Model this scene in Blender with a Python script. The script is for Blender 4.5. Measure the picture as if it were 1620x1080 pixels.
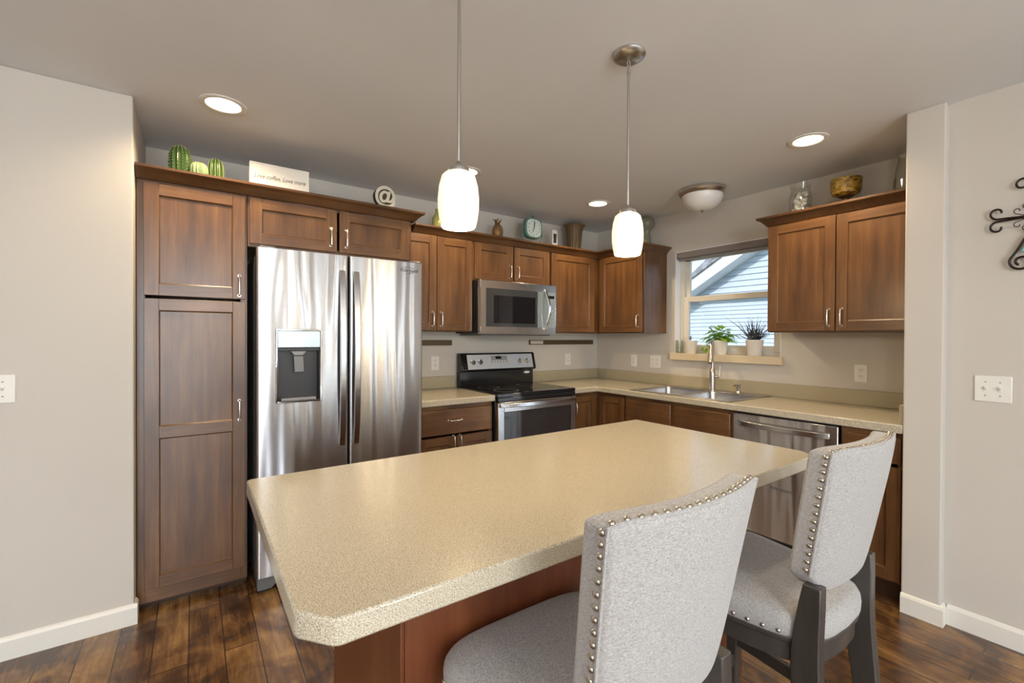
import bpy, math, random
from math import sin, cos, pi, radians as RAD
from mathutils import Vector, Matrix
random.seed(7)
C = bpy.context.scene.collection
for o in list(bpy.data.objects): bpy.data.objects.remove(o)

# ------------------------------------------------------------------ camera
cam_d = bpy.data.cameras.new('camera'); cam = bpy.data.objects.new('camera', cam_d); C.objects.link(cam)
bpy.context.scene.camera = cam
CX, CY, CZ = -3.4812, -3.4307, 1.3422
yaw, pit, rol = RAD(35.6186), RAD(-0.4668), RAD(0.2733)
_f = Vector((sin(yaw)*cos(pit), cos(yaw)*cos(pit), sin(pit))); _r0 = Vector((cos(yaw), -sin(yaw), 0)); _u0 = _r0.cross(_f)
_r = cos(rol)*_r0 + sin(rol)*_u0; _u = -sin(rol)*_r0 + cos(rol)*_u0
cam.matrix_world = Matrix(((_r.x, _u.x, -_f.x, CX), (_r.y, _u.y, -_f.y, CY), (_r.z, _u.z, -_f.z, CZ), (0, 0, 0, 1)))
cam_d.sensor_width = 36; cam_d.lens = 717.035/1620*36
cam_d.shift_x = -10.23/1620; cam_d.shift_y = -1.73/1620
cam_d.clip_start = 0.05; cam_d.clip_end = 200

# ------------------------------------------------------------------ world, exposure
S = bpy.context.scene
S.view_settings.view_transform = 'Standard'; S.view_settings.look = 'None'
S.view_settings.gamma = 1; S.view_settings.use_curve_mapping = False
S.view_settings.exposure = 0.44
W = bpy.data.worlds.new('sky'); S.world = W; W.use_nodes = True
wn = W.node_tree.nodes; wl = W.node_tree.links
sky = wn.new('ShaderNodeTexSky'); sky.sky_type = 'NISHITA'; sky.sun_disc = False
sky.sun_elevation = RAD(48); sky.sun_rotation = RAD(-80); sky.air_density = 1.0; sky.dust_density = 0.6
wn['Background'].inputs['Strength'].default_value = 0.26
wl.new(sky.outputs[0], wn['Background'].inputs['Color'])

def light(name, kind, loc, energy, color=(1, 1, 1), rot=(0, 0, 0), size=.1, size_y=None, spot=None):
    d = bpy.data.lights.new(name, kind); d.energy = energy; d.color = color
    if kind == 'AREA':
        d.size = size
        if size_y: d.shape = 'RECTANGLE'; d.size_y = size_y
    elif kind == 'SUN': d.angle = size
    else: d.shadow_soft_size = size
    if spot: d.spot_size = RAD(spot); d.spot_blend = .6
    o = bpy.data.objects.new(name, d); C.objects.link(o); o.location = loc; o.rotation_euler = rot
    return o
# sun from behind the house roof onto the neighbour's gable
sd = Vector((1.0, .12, -.48)).normalized()
so = light('sun', 'SUN', (0, 0, 8), 2.0, (1, .96, .9), size=.01)
so.rotation_euler = sd.to_track_quat('-Z', 'Y').to_euler()
DAY = (.80, .90, 1.0)
CEIL = 2.442
# added daylight panels at unseen windows, for fill and refrigerator streaks (rear wall y=-7.2, right wall x=-.592)
light('added_slider_daylight', 'AREA', (-4.1, -7.10, 1.15), 84, DAY, (RAD(90), 0, 0), 1.9, 2.0)
light('added_rear_daylight', 'AREA', (-2.15, -7.10, 1.08), 13, DAY, (RAD(90), 0, 0), .34, 1.98)
light('added_rear_daylight', 'AREA', (-1.25, -7.10, 1.08), 10, DAY, (RAD(90), 0, 0), .30, 1.98)
light('added_side_daylight', 'AREA', (-.70, -5.6, 1.08), 11, DAY, (0, RAD(90), 0), 1.98, .40)
# unseen lights added behind the camera as general fill for the room
light('added_dining_fill', 'POINT', (-3.3, -5.3, 1.95), 46, (1, .95, .90), size=.14)
light('added_living_fill', 'POINT', (-5.6, -4.6, 1.95), 38, (1, .95, .90), size=.14)
light('added_ceiling_uplight', 'SPOT', (-4.9, -5.4, 1.55), 190, (.97, .98, 1), (RAD(180), 0, 0), .10, spot=155)  # added uplight to brighten the ceiling; no such lamp is modelled
light('added_warm_streak_light', 'POINT', (-1.70, -6.6, 1.60), 4, (1, .74, .40), size=.07)  # added warm lights, put in for yellow streaks on the refrigerator
light('added_warm_streak_light', 'POINT', (-.95, -6.6, 1.50), 4, (1, .74, .40), size=.07)

# ------------------------------------------------------------------ materials
def mat(name): 
    m = bpy.data.materials.new(name); m.use_nodes = True
    return m, m.node_tree.nodes, m.node_tree.links, m.node_tree.nodes['Principled BSDF']
def P(name, col, rough=.5, metal=0, **k):
    m, n, l, b = mat(name)
    b.inputs['Base Color'].default_value = (*col, 1); b.inputs['Roughness'].default_value = rough; b.inputs['Metallic'].default_value = metal
    for kk, v in k.items(): b.inputs[kk.replace('_', ' ')].default_value = v
    return m
def ramp(n, stops):
    r = n.new('ShaderNodeValToRGB'); e = r.color_ramp.elements
    while len(e) < len(stops): e.new(.5)
    for i, (p, c) in enumerate(stops): e[i].position = p; e[i].color = (*c, 1)
    return r
def coords(n, l, scale=(1, 1, 1), kind='Object'):
    t = n.new('ShaderNodeTexCoord'); mp = n.new('ShaderNodeMapping'); mp.inputs['Scale'].default_value = scale
    l.new(t.outputs[kind], mp.inputs[0]); return mp
def noise(n, l, mp, scale, detail=4, rough=.5, dist=0):
    t = n.new('ShaderNodeTexNoise'); t.inputs['Scale'].default_value = scale; t.inputs['Detail'].default_value = detail
    t.inputs['Roughness'].default_value = rough; t.inputs['Distortion'].default_value = dist
    l.new(mp.outputs[0], t.inputs['Vector']); return t
def bump(n, l, b, src, strength=.1, dist=.01):
    bp = n.new('ShaderNodeBump'); bp.inputs['Strength'].default_value = strength; bp.inputs['Distance'].default_value = dist
    l.new(src, bp.inputs['Height']); l.new(bp.outputs[0], b.inputs['Normal'])

def paint(name, col, var=.03):
    m, n, l, b = mat(name)
    mp = coords(n, l); t = noise(n, l, mp, 1.2, 2)
    r = ramp(n, [(.3, tuple(c*(1-var) for c in col)), (.7, tuple(c*(1+var) for c in col))])
    l.new(t.outputs[0], r.inputs[0]); l.new(r.outputs[0], b.inputs['Base Color']); b.inputs['Roughness'].default_value = .72
    t2 = noise(n, l, mp, 260, 2); bump(n, l, b, t2.outputs[0], .06, .002)
    return m
M = {}
M['wall'] = paint('greige_wall_paint', (.575, .535, .478))
M['ceiling'] = paint('ceiling_paint', (.72, .725, .73))
M['trim'] = P('white_trim_paint', (.76, .73, .66), .35)
M['sill'] = P('warm_lit_white_sill', (.66, .55, .38), .35)  # white sill; the warm light on it is put into the base colour
M['jamb'] = P('white_jamb', (.82, .83, .84), .4)
M['vinyl'] = P('almond_vinyl', (.72, .68, .60), .35)
M['plate'] = P('white_plastic_plate', (.78, .76, .70), .3)
M['slot'] = P('dark_slot', (.03, .03, .03), .5)

def wood(name, axis, cols, rough=.34, coat=.18):
    m, n, l, b = mat(name)
    sc = {'z': (9, 9, .7), 'x': (.7, 9, 9), 'y': (9, .7, 9)}[axis]
    mp = coords(n, l, sc); g = noise(n, l, mp, 3.2, 7, .62, .35)
    mp2 = coords(n, l, (1.3, 1.3, .8)); g2 = noise(n, l, mp2, 2.3, 3, .5, .3)
    mx = n.new('ShaderNodeMath'); mx.operation = 'MULTIPLY_ADD'; mx.inputs[1].default_value = .55
    l.new(g2.outputs[0], mx.inputs[0])
    m3 = n.new('ShaderNodeMath'); m3.operation = 'MULTIPLY'; m3.inputs[1].default_value = .45; l.new(g.outputs[0], m3.inputs[0]); l.new(m3.outputs[0], mx.inputs[2])
    r = ramp(n, [(.33, cols[0]), (.5, cols[1]), (.66, cols[2])]); l.new(mx.outputs[0], r.inputs[0])
    l.new(r.outputs[0], b.inputs['Base Color']); b.inputs['Roughness'].default_value = rough
    b.inputs['Coat Weight'].default_value = coat; b.inputs['Coat Roughness'].default_value = .22
    bump(n, l, b, g.outputs[0], .05, .002)
    return m
WC = [(.058, .024, .0085), (.122, .054, .018), (.205, .100, .034)]
M['wood_v'] = wood('stained_maple_upright_grain', 'z', WC)
M['wood_h'] = wood('stained_maple_level_grain', 'x', WC)
M['wood_c'] = wood('darker_crown_wood', 'x', [(.045, .018, .007), (.085, .036, .012), (.13, .058, .020)])  # crown wood, a darker mix of the cabinet colours
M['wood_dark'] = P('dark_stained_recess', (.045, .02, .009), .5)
IC = [(.085, .022, .009), (.135, .038, .014), (.19, .062, .022)]
M['island_v'] = wood('reddish_island_panel', 'z', IC)

def speckle(name, c0, c1, c2, sc=520, rough=.17):
    m, n, l, b = mat(name)
    mp = coords(n, l); a = noise(n, l, mp, sc, 2, .6)
    r = ramp(n, [(.34, c0), (.47, c1), (.64, c2)]); l.new(a.outputs[0], r.inputs[0])
    v = n.new('ShaderNodeTexVoronoi'); v.inputs['Scale'].default_value = sc*.55; l.new(mp.outputs[0], v.inputs['Vector'])
    r2 = ramp(n, [(.10, (1, 1, 1)), (.17, (0, 0, 0))]); l.new(v.outputs[0], r2.inputs[0])
    mix = n.new('ShaderNodeMixRGB'); mix.inputs[2].default_value = (.16, .12, .08, 1)
    f = n.new('ShaderNodeMath'); f.operation = 'MULTIPLY'; f.inputs[1].default_value = .45
    l.new(r2.outputs[0], f.inputs[0]); l.new(f.outputs[0], mix.inputs[0]); l.new(r.outputs[0], mix.inputs[1]); l.new(mix.outputs[0], b.inputs['Base Color'])
    b.inputs['Roughness'].default_value = rough
    return m
M['laminate'] = speckle('speckled_sand_laminate', (.20, .17, .125), (.44, .385, .28), (.66, .60, .475))
M['splash'] = speckle('speckled_backsplash_laminate', (.27, .225, .14), (.40, .345, .225), (.52, .46, .32), rough=.35)

def floor_mat():
    m, n, l, b = mat('hand_scraped_plank_floor')
    mp = coords(n, l); mp.inputs['Rotation'].default_value = (0, 0, RAD(90))
    br = n.new('ShaderNodeTexBrick'); br.offset = .37; br.offset_frequency = 2
    br.inputs['Scale'].default_value = 1; br.inputs['Brick Width'].default_value = 1.15; br.inputs['Row Height'].default_value = .125
    br.inputs['Mortar Size'].default_value = .0022; br.inputs['Mortar Smooth'].default_value = .1; br.inputs['Bias'].default_value = 0
    br.inputs['Color1'].default_value = (0, 0, 0, 1); br.inputs['Color2'].default_value = (1, 1, 1, 1); br.inputs['Mortar'].default_value = (.5, .5, .5, 1)
    l.new(mp.outputs[0], br.inputs['Vector'])
    mp2 = coords(n, l, (7, .75, 1)); g = noise(n, l, mp2, 3.6, 9, .70, 1.1)
    mp3 = coords(n, l, (1, 1, 1)); g3 = noise(n, l, mp3, 5, 3, .5, 1.2)
    a1 = n.new('ShaderNodeMath'); a1.operation = 'MULTIPLY'; a1.inputs[1].default_value = .115
    sep = n.new('ShaderNodeSeparateColor'); l.new(br.outputs[0], sep.inputs[0]); l.new(sep.outputs[0], a1.inputs[0])
    a2 = n.new('ShaderNodeMath'); a2.operation = 'MULTIPLY_ADD'; a2.inputs[1].default_value = .42; l.new(g.outputs[0], a2.inputs[0]); l.new(a1.outputs[0], a2.inputs[2])
    a3 = n.new('ShaderNodeMath'); a3.operation = 'MULTIPLY_ADD'; a3.inputs[1].default_value = .44; l.new(g3.outputs[0], a3.inputs[0]); l.new(a2.outputs[0], a3.inputs[2])
    r = ramp(n, [(.34, (.030, .013, .006)), (.43, (.085, .038, .014)), (.52, (.175, .086, .028)), (.63, (.33, .185, .062))])
    l.new(a3.outputs[0], r.inputs[0])
    v = n.new('ShaderNodeTexVoronoi'); v.inputs['Scale'].default_value = 2.6; v.inputs['Randomness'].default_value = 1; l.new(coords(n, l, (1.6, .8, 1)).outputs[0], v.inputs['Vector'])
    kr = ramp(n, [(.03, (1, 1, 1)), (.09, (0, 0, 0))]); l.new(v.outputs[0], kr.inputs[0])
    mk = n.new('ShaderNodeMixRGB'); mk.inputs[2].default_value = (.018, .007, .004, 1)
    kf = n.new('ShaderNodeMath'); kf.operation = 'MULTIPLY'; kf.inputs[1].default_value = .8; l.new(kr.outputs[0], kf.inputs[0]); l.new(kf.outputs[0], mk.inputs[0]); l.new(r.outputs[0], mk.inputs[1])
    mm = n.new('ShaderNodeMixRGB'); mm.inputs[2].default_value = (.02, .010, .006, 1); l.new(br.outputs['Fac'], mm.inputs[0]); l.new(mk.outputs[0], mm.inputs[1])
    l.new(mm.outputs[0], b.inputs['Base Color']); b.inputs['Roughness'].default_value = .24
    b.inputs['Coat Weight'].default_value = .3; b.inputs['Coat Roughness'].default_value = .12
    hs = n.new('ShaderNodeMath'); hs.operation = 'MULTIPLY_ADD'; hs.inputs[1].default_value = -1.5
    l.new(br.outputs['Fac'], hs.inputs[0]); l.new(g.outputs[0], hs.inputs[2])
    bump(n, l, b, hs.outputs[0], .22, .006)
    return m
M['floor'] = floor_mat()

def steel(name, col=(.60, .60, .61), rough=.2, wave=0., axis='z', aniso=.5):
    m, n, l, b = mat(name)
    b.inputs['Metallic'].default_value = 1; b.inputs['Base Color'].default_value = (*col, 1); b.inputs['Roughness'].default_value = rough
    sc = {'z': (400, 400, 3), 'x': (3, 3, 900)}[axis]
    mp = coords(n, l, sc); t = noise(n, l, mp, 1, 2)
    bp1 = n.new('ShaderNodeBump'); bp1.inputs['Strength'].default_value = .09; bp1.inputs['Distance'].default_value = .001; l.new(t.outputs[0], bp1.inputs['Height'])
    if wave:
        tg = n.new('ShaderNodeTangent'); tg.direction_type = 'RADIAL'; tg.axis = 'Z'; l.new(tg.outputs[0], b.inputs['Tangent']); b.inputs['Anisotropic'].default_value = .94; b.inputs['Anisotropic Rotation'].default_value = .25; bp1.inputs['Strength'].default_value = .03
        mp2 = coords(n, l, (9.5, 9.5, .8)); t2 = noise(n, l, mp2, 1.0, 1.0, .4, .3)
        bp2 = n.new('ShaderNodeBump'); bp2.inputs['Strength'].default_value = wave; bp2.inputs['Distance'].default_value = .02
        l.new(t2.outputs[0], bp2.inputs['Height']); l.new(bp1.outputs[0], bp2.inputs['Normal']); l.new(bp2.outputs[0], b.inputs['Normal'])
    else: l.new(bp1.outputs[0], b.inputs['Normal'])
    return m
M['steel'] = steel('brushed_stainless', wave=0, axis='x')
M['steel_wave'] = steel('brushed_stainless_door_skin', (.545, .545, .56), .24, .62, 'x')
M['steel_h'] = steel('satin_stainless', (.58, .57, .56), .24, 0, 'x')
M['panel_silver'] = P('silver_control_panel', (.52, .56, .61), .35, .35)
M['chrome'] = P('polished_chrome', (.75, .75, .76), .08, 1)
M['nickel'] = P('satin_nickel', (.62, .58, .53), .28, 1)
M['nickel_l'] = P('bright_nickel_pull', (.78, .74, .68), .22, 1)
M['rod'] = P('brushed_nickel_rod', (.55, .53, .50), .3, 1)
M['sink'] = steel('sink_stainless', (.46, .46, .47), .3, 0, 'x')
M['black'] = P('gloss_black', (.012, .012, .013), .12)
M['black_m'] = P('matte_black_plastic', (.02, .02, .022), .45)
M['black_glass'] = P('black_glass', (.01, .01, .012), .04)
M['ovenglass'] = P('dark_oven_glass', (.035, .03, .03), .06)
M['mwglass'] = P('microwave_glass', (.045, .048, .052), .06)
M['gray_side'] = P('gray_painted_steel', (.16, .155, .15), .4, .3)
M['gray_plastic'] = P('gray_plastic', (.25, .25, .25), .4)
M['grille'] = P('dark_grey_grille', (.13, .13, .125), .45)
M['lcd'] = P('pale_panel', (.40, .46, .48), .18, .6)
M['logo'] = P('dark_logo', (.10, .10, .10), .4, .3)
M['white_logo'] = P('pale_logo', (.7, .7, .7), .3)

def fabric():
    m, n, l, b = mat('oatmeal_linen')
    mp = coords(n, l); w = noise(n, l, coords(n, l, (1, 1, 2.5)), 230, 3, .7); w2 = noise(n, l, mp, 5, 3)
    r = ramp(n, [(.30, (.22, .208, .195)), (.52, (.355, .338, .32)), (.72, (.49, .47, .45))]); l.new(w.outputs[0], r.inputs[0])
    l.new(r.outputs[0], b.inputs['Base Color']); b.inputs['Roughness'].default_value = .9
    b.inputs['Sheen Weight'].default_value = .25
    bump(n, l, b, w.outputs[0], .35, .0015)
    return m
M['fabric'] = fabric()
M['stoolwood'] = wood('espresso_grey_wood', 'z', [(.030, .026, .022), (.050, .043, .037), (.075, .065, .056)], .35, .3)
M['nail'] = P('pewter_nailhead', (.50, .45, .38), .28, 1)

def glow(name, col, strength, base=(.9, .88, .8)):
    m, n, l, b = mat(name); b.inputs['Base Color'].default_value = (*base, 1)
    b.inputs['Emission Color'].default_value = (*col, 1); b.inputs['Emission Strength'].default_value = strength; b.inputs['Roughness'].default_value = .3
    return m
M['shade'] = glow('lit_opal_glass', (1, .87, .56), .47)
M['lens'] = glow('lit_downlight_lens', (1, .93, .80), 5.0)
M['dome'] = P('frosted_white_glass', (.80, .79, .76), .3)
def thin_glass(name, tint=(1, 1, 1), refl=.08):
    m = bpy.data.materials.new(name); m.use_nodes = True; n = m.node_tree.nodes; l = m.node_tree.links
    for x in list(n): n.remove(x)
    o = n.new('ShaderNodeOutputMaterial'); t = n.new('ShaderNodeBsdfTransparent'); t.inputs[0].default_value = (*tint, 1)
    g = n.new('ShaderNodeBsdfGlossy'); g.inputs['Roughness'].default_value = .02
    lw = n.new('ShaderNodeLayerWeight'); lw.inputs[0].default_value = .35
    mx = n.new('ShaderNodeMixShader'); mu = n.new('ShaderNodeMath'); mu.operation = 'MULTIPLY_ADD'; mu.inputs[1].default_value = .45; mu.inputs[2].default_value = refl*.3
    l.new(lw.outputs['Facing'], mu.inputs[0]); l.new(mu.outputs[0], mx.inputs[0]); l.new(t.outputs[0], mx.inputs[1]); l.new(g.outputs[0], mx.inputs[2]); l.new(mx.outputs[0], o.inputs[0])
    return m
M['pane'] = thin_glass('window_glass', (.97, .98, .98), .1)
M['clear'] = thin_glass('clear_glass', (.93, .94, .90), .3)
m_, n_, l_, b_ = mat('amber_glazed_glass'); t_ = noise(n_, l_, coords(n_, l_, (1, 1, 1.6)), 34, 3, .6, 1.5)
r_ = ramp(n_, [(.38, (.07, .035, .008)), (.5, (.30, .18, .025)), (.68, (.55, .38, .07))]); l_.new(t_.outputs[0], r_.inputs[0]); l_.new(r_.outputs[0], b_.inputs['Base Color']); b_.inputs['Roughness'].default_value = .12; bump(n_, l_, b_, t_.outputs[0], .5, .01)
M['amber'] = m_
M['pot'] = P('white_ceramic_pot', (.80, .74, .66), .3)
M['soil'] = P('potting_soil', (.03, .02, .015), .9)
def leafm(name, c, trans=.35):
    m, n, l, b = mat(name)
    t = noise(n, l, coords(n, l), 30, 2); r = ramp(n, [(.35, tuple(x*.6 for x in c)), (.65, tuple(x*1.25 for x in c))]); l.new(t.outputs[0], r.inputs[0])
    l.new(r.outputs[0], b.inputs['Base Color']); b.inputs['Roughness'].default_value = .4
    tr = n.new('ShaderNodeBsdfTranslucent'); l.new(r.outputs[0], tr.inputs[0]); mx = n.new('ShaderNodeMixShader'); mx.inputs[0].default_value = trans
    l.new(b.outputs[0], mx.inputs[1]); l.new(tr.outputs[0], mx.inputs[2]); l.new(mx.outputs[0], n['Material Output'].inputs[0])
    return m
M['leaf'] = leafm('pothos_leaf', (.32, .55, .08), .5)
M['spike'] = leafm('dark_spiky_leaf', (.050, .065, .062), .1)
M['cactus_d'] = P('green_glazed_cactus', (.038, .078, .018), .25)
M['cactus_l'] = P('pale_green_glazed_cactus', (.13, .20, .11), .3)
M['cactus_rib'] = P('cream_ribs', (.24, .28, .12), .4)
M['cream'] = P('cream_painted_board', (.74, .70, .62), .5)
M['ink'] = P('grey_ink', (.07, .065, .06), .6)
M['galv'] = P('galvanised_cream', (.62, .58, .48), .45, .2)
M['olive'] = P('olive_bronze', (.050, .038, .016), .55, 0)
M['bronze'] = P('bronze_brown', (.24, .14, .055), .4, .4)
M['bronze_d'] = P('carved_bronze_dark', (.07, .04, .02), .6, .2)
M['teal'] = P('distressed_teal_paint', (.10, .20, .17), .5)
M['dial'] = P('pale_dial', (.62, .70, .66), .4)
M['fluted'] = P('olive_brown_glaze', (.135, .085, .035), .55)
M['vasegrey'] = P('grey_green_glaze', (.17, .17, .115), .35)
M['iron'] = P('dark_wrought_iron', (.022, .012, .008), .4, .6)
M['tealglass'] = P('teal_painted_glass', (.16, .52, .55), .12)
M['strip'] = P('brown_metal_strip', (.115, .085, .045), .4, .5)
M['shell'] = P('pale_shell', (.85, .80, .72), .45)
M['shell_d'] = P('grey_shell', (.30, .27, .24), .5)
M['blind'] = P('grey_blind_cassette', (.22, .19, .185), .5)
M['siding'] = P('pale_blue_vinyl_siding', (.62, .70, .80), .5)
M['fascia'] = P('white_fascia', (.85, .86, .88), .5)
m_, n_, l_, b_ = mat('grey_shingles'); t_ = noise(n_, l_, coords(n_, l_, (1, 1, 1)), 14, 4, .7)
r_ = ramp(n_, [(.35, (.16, .16, .17)), (.65, (.50, .50, .53))]); l_.new(t_.outputs[0], r_.inputs[0]); l_.new(r_.outputs[0], b_.inputs['Base Color']); b_.inputs['Roughness'].default_value = .9
M['shingle'] = m_
M['grass'] = P('lawn', (.10, .16, .05), .9)

# ------------------------------------------------------------------ mesh builder
class MB:
    def __init__(s): s.v = []; s.f = []; s.m = []; s.X = Matrix.Identity(4)
    def add(s, vs, fs, m=0):
        k = len(s.v); s.v += [tuple(s.X @ Vector(p)) for p in vs]; s.f += [tuple(k+i for i in f) for f in fs]; s.m += [m]*len(fs); return s
    def box(s, x0, x1, y0, y1, z0, z1, m=0):
        if x0 > x1: x0, x1 = x1, x0
        if y0 > y1: y0, y1 = y1, y0
        if z0 > z1: z0, z1 = z1, z0
        vs = [(x, y, z) for z in (z0, z1) for y in (y0, y1) for x in (x0, x1)]
        return s.add(vs, [(0, 2, 3, 1), (4, 5, 7, 6), (0, 1, 5, 4), (2, 6, 7, 3), (0, 4, 6, 2), (1, 3, 7, 5)], m)
    def prism(s, poly, a0, a1, axis='z', m=0):
        n = len(poly)
        g = {'z': lambda p, a: (p[0], p[1], a), 'y': lambda p, a: (p[0], a, p[1]), 'x': lambda p, a: (a, p[0], p[1])}[axis]
        vs = [g(p, a0) for p in poly]+[g(p, a1) for p in poly]
        fs = [tuple(range(n))[::-1], tuple(range(n, 2*n))]+[(i, (i+1) % n, n+(i+1) % n, n+i) for i in range(n)]
        return s.add(vs, fs, m)
    def lathe(s, prof, c=(0, 0, 0), seg=32, m=0, axis='z', fn=None):
        vs = []; fs = []; n = len(prof)
        for j in range(seg):
            a = 2*pi*j/seg
            for r, z in prof:
                if fn: r = r*fn(a, z)
                p = (r*cos(a), r*sin(a), z)
                if axis == 'y': p = (p[0], p[2], p[1])
                if axis == 'x': p = (p[2], p[0], p[1])
                vs.append((c[0]+p[0], c[1]+p[1], c[2]+p[2]))
        for j in range(seg):
            k = (j+1) % seg
            for i in range(n-1): fs.append((j*n+i, k*n+i, k*n+i+1, j*n+i+1))
        return s.add(vs, fs, m)
    def tube(s, pts, r, seg=10, m=0, cap=True, closed=False):
        pts = [Vector(p) for p in pts]; n = len(pts); rs = r if isinstance(r, (list, tuple)) else [r]*n
        vs = []; up = None
        for i, p in enumerate(pts):
            if closed: t = (pts[(i+1) % n]-pts[i-1])
            else: t = (pts[min(i+1, n-1)]-pts[max(i-1, 0)])
            t.normalize()
            if up is None: up = Vector((0, 0, 1)) if abs(t.z) < .9 else Vector((1, 0, 0))
            a = t.cross(up)
            if a.length < 1e-6: a = t.orthogonal()
            a.normalize(); b = a.cross(t).normalized(); up = b
            for j in range(seg):
                w = 2*pi*j/seg; vs.append(p+rs[i]*(cos(w)*a+sin(w)*b))
        fs = []
        for i in range(n if closed else n-1):
            k = (i+1) % n
            for j in range(seg): q = (j+1) % seg; fs.append((i*seg+j, i*seg+q, k*seg+q, k*seg+j))
        if cap and not closed: fs += [tuple(range(seg))[::-1], tuple(range((n-1)*seg, n*seg))]
        return s.add([tuple(v) for v in vs], fs, m)
    def sweep(s, secs, m=0):   # list of rings (equal counts), capped
        n = len(secs[0]); vs = [p for r in secs for p in r]; fs = []
        for i in range(len(secs)-1):
            for j in range(n): k = (j+1) % n; fs.append((i*n+j, i*n+k, (i+1)*n+k, (i+1)*n+j))
        fs += [tuple(range(n))[::-1], tuple(range((len(secs)-1)*n, len(secs)*n))]
        return s.add(vs, fs, m)
    def ball(s, c, r, sx=1, sy=1, sz=1, seg=12, m=0):
        n = seg//2; prof = [(max(r*sin(pi*i/n), 1e-5), -r*cos(pi*i/n)) for i in range(n+1)]
        vs = []; fs = []
        for j in range(seg):
            a = 2*pi*j/seg
            for q, z in prof: vs.append((c[0]+q*cos(a)*sx, c[1]+q*sin(a)*sy, c[2]+z*sz))
        for j in range(seg):
            k = (j+1) % seg
            for i in range(n): fs.append((j*(n+1)+i, k*(n+1)+i, k*(n+1)+i+1, j*(n+1)+i+1))
        return s.add(vs, fs, m)
    def build(s, name, mats, parent=None, bev=0, flat=False, seg=2, loc=None):
        if not isinstance(mats, (list, tuple)): mats = [mats]
        me = bpy.data.meshes.new(name); me.from_pydata(s.v, [], s.f); me.update()
        for x in mats: me.materials.append(x)
        for p, k in zip(me.polygons, s.m): p.material_index = k
        import bmesh
        bm = bmesh.new(); bm.from_mesh(me); bmesh.ops.remove_doubles(bm, verts=bm.verts, dist=1e-6); bmesh.ops.recalc_face_normals(bm, faces=bm.faces); bm.to_mesh(me); bm.free()
        if not flat:
            me.shade_smooth(); me.set_sharp_from_angle(angle=RAD(38))
        o = bpy.data.objects.new(name, me); C.objects.link(o)
        if parent: o.parent = parent
        if loc: o.location = loc
        if bev:
            b = o.modifiers.new('bevel', 'BEVEL'); b.width = bev; b.segments = seg; b.limit_method = 'ANGLE'; b.angle_limit = RAD(40); b.harden_normals = False
        return o
def thing(name, label, cat, loc=(0, 0, 0), rz=0, group=None):
    o = bpy.data.objects.new(name, None); C.objects.link(o); o.empty_display_size = .05
    o.location = loc; o.rotation_euler = (0, 0, rz); o['label'] = label; o['category'] = cat
    if group: o['group'] = group
    return o
def tag(o, label, cat, group=None):
    o['label'] = label; o['category'] = cat
    if group: o['group'] = group
    return o
def struct(o, label=None):
    o['kind'] = 'structure'
    if label: o['label'] = label
    return o
def copy_tree(o, parent=None, loc=None, rz=None):
    c = o.copy(); C.objects.link(c)
    if parent: c.parent = parent
    if loc is not None: c.location = loc
    if rz is not None: c.rotation_euler = (0, 0, rz)
    for ch in [x for x in list(C.objects) if x.parent == o]: copy_tree(ch, c)
    return c
def text_mesh(body, size, name, m, parent, loc, rot, depth=.0008, shear=0, sx=1, offset=0, align='CENTER'):
    cu = bpy.data.curves.new(name, 'FONT'); cu.body = body; cu.size = size; cu.extrude = depth; cu.shear = shear; cu.align_x = align; cu.align_y = 'CENTER'; cu.offset = offset
    t = bpy.data.objects.new(name, cu); C.objects.link(t)
    dg = bpy.context.evaluated_depsgraph_get(); me = bpy.data.meshes.new_from_object(t.evaluated_get(dg)); bpy.data.objects.remove(t)
    me.materials.clear(); me.materials.append(m)
    o = bpy.data.objects.new(name, me); C.objects.link(o); o.parent = parent; o.location = loc; o.rotation_euler = rot; o.scale = (sx, 1, 1)
    return o

# ------------------------------------------------------------------ the setting
PX = -3.708                       # kitchen's left inner wall
YL = -.687                        # front face of the left wall
XD, XC, YC0, YC1 = -.592, -.646, -2.723, -2.868
REAR, FAR = -7.2, -7.2
WY0, WY1, WZ0, WZ1 = -.960, -1.860, 1.205, 2.095     # kitchen window opening
struct(MB().box(FAR, .15, REAR-.15, .15, -.08, 0).build('floor', M['floor'], flat=True), 'dark hand-scraped plank floor')
struct(MB().box(FAR-.15, .15, REAR-.15, .15, CEIL, CEIL+.12).build('ceiling', M['ceiling'], flat=True), 'flat greige painted ceiling')
struct(MB().box(PX, .15, 0, .15, 0, CEIL).build('wall_back', M['wall'], flat=True), 'greige wall behind the stove and refrigerator')
w = MB(); w.box(0, .15, 0, WY0, 0, CEIL).box(0, .15, WY1, YC1, 0, CEIL).box(0, .15, WY0, WY1, 0, WZ0-.02).box(0, .15, WY0, WY1, WZ1, CEIL)
struct(w.build('wall_window', M['wall'], flat=True), 'greige wall with the sink window')
struct(MB().box(FAR, PX, YL, .15, 0, CEIL).build('wall_left', M['wall'], bev=.006, flat=True), 'pale wall left of the tall pantry')
struct(MB().box(XC, 0, YC0, YC1, 0, CEIL).build('wall_pier', M['wall'], bev=.006, flat=True), 'short wall stub ending the counter run')
w = MB(); w.box(XD, .15, YC1, -5.35, 0, CEIL).box(XD, .15, -5.85, REAR, 0, CEIL).box(XD, .15, -5.35, -5.85, 0, .05).box(XD, .15, -5.35, -5.85, 2.1, CEIL)
struct(w.build('wall_right', M['wall'], flat=True), 'greige wall with the double light switch')
w = MB(); zs = [(-5.1, -3.1, .05, 2.1), (-2.4, -1.9, .05, 2.1), (-1.47, -1.03, .05, 2.1)]
w.box(FAR, -5.1, REAR, REAR-.15, 0, CEIL).box(-3.1, -2.4, REAR, REAR-.15, 0, CEIL).box(-1.9, -1.47, REAR, REAR-.15, 0, CEIL).box(-1.03, .15, REAR, REAR-.15, 0, CEIL)
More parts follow.
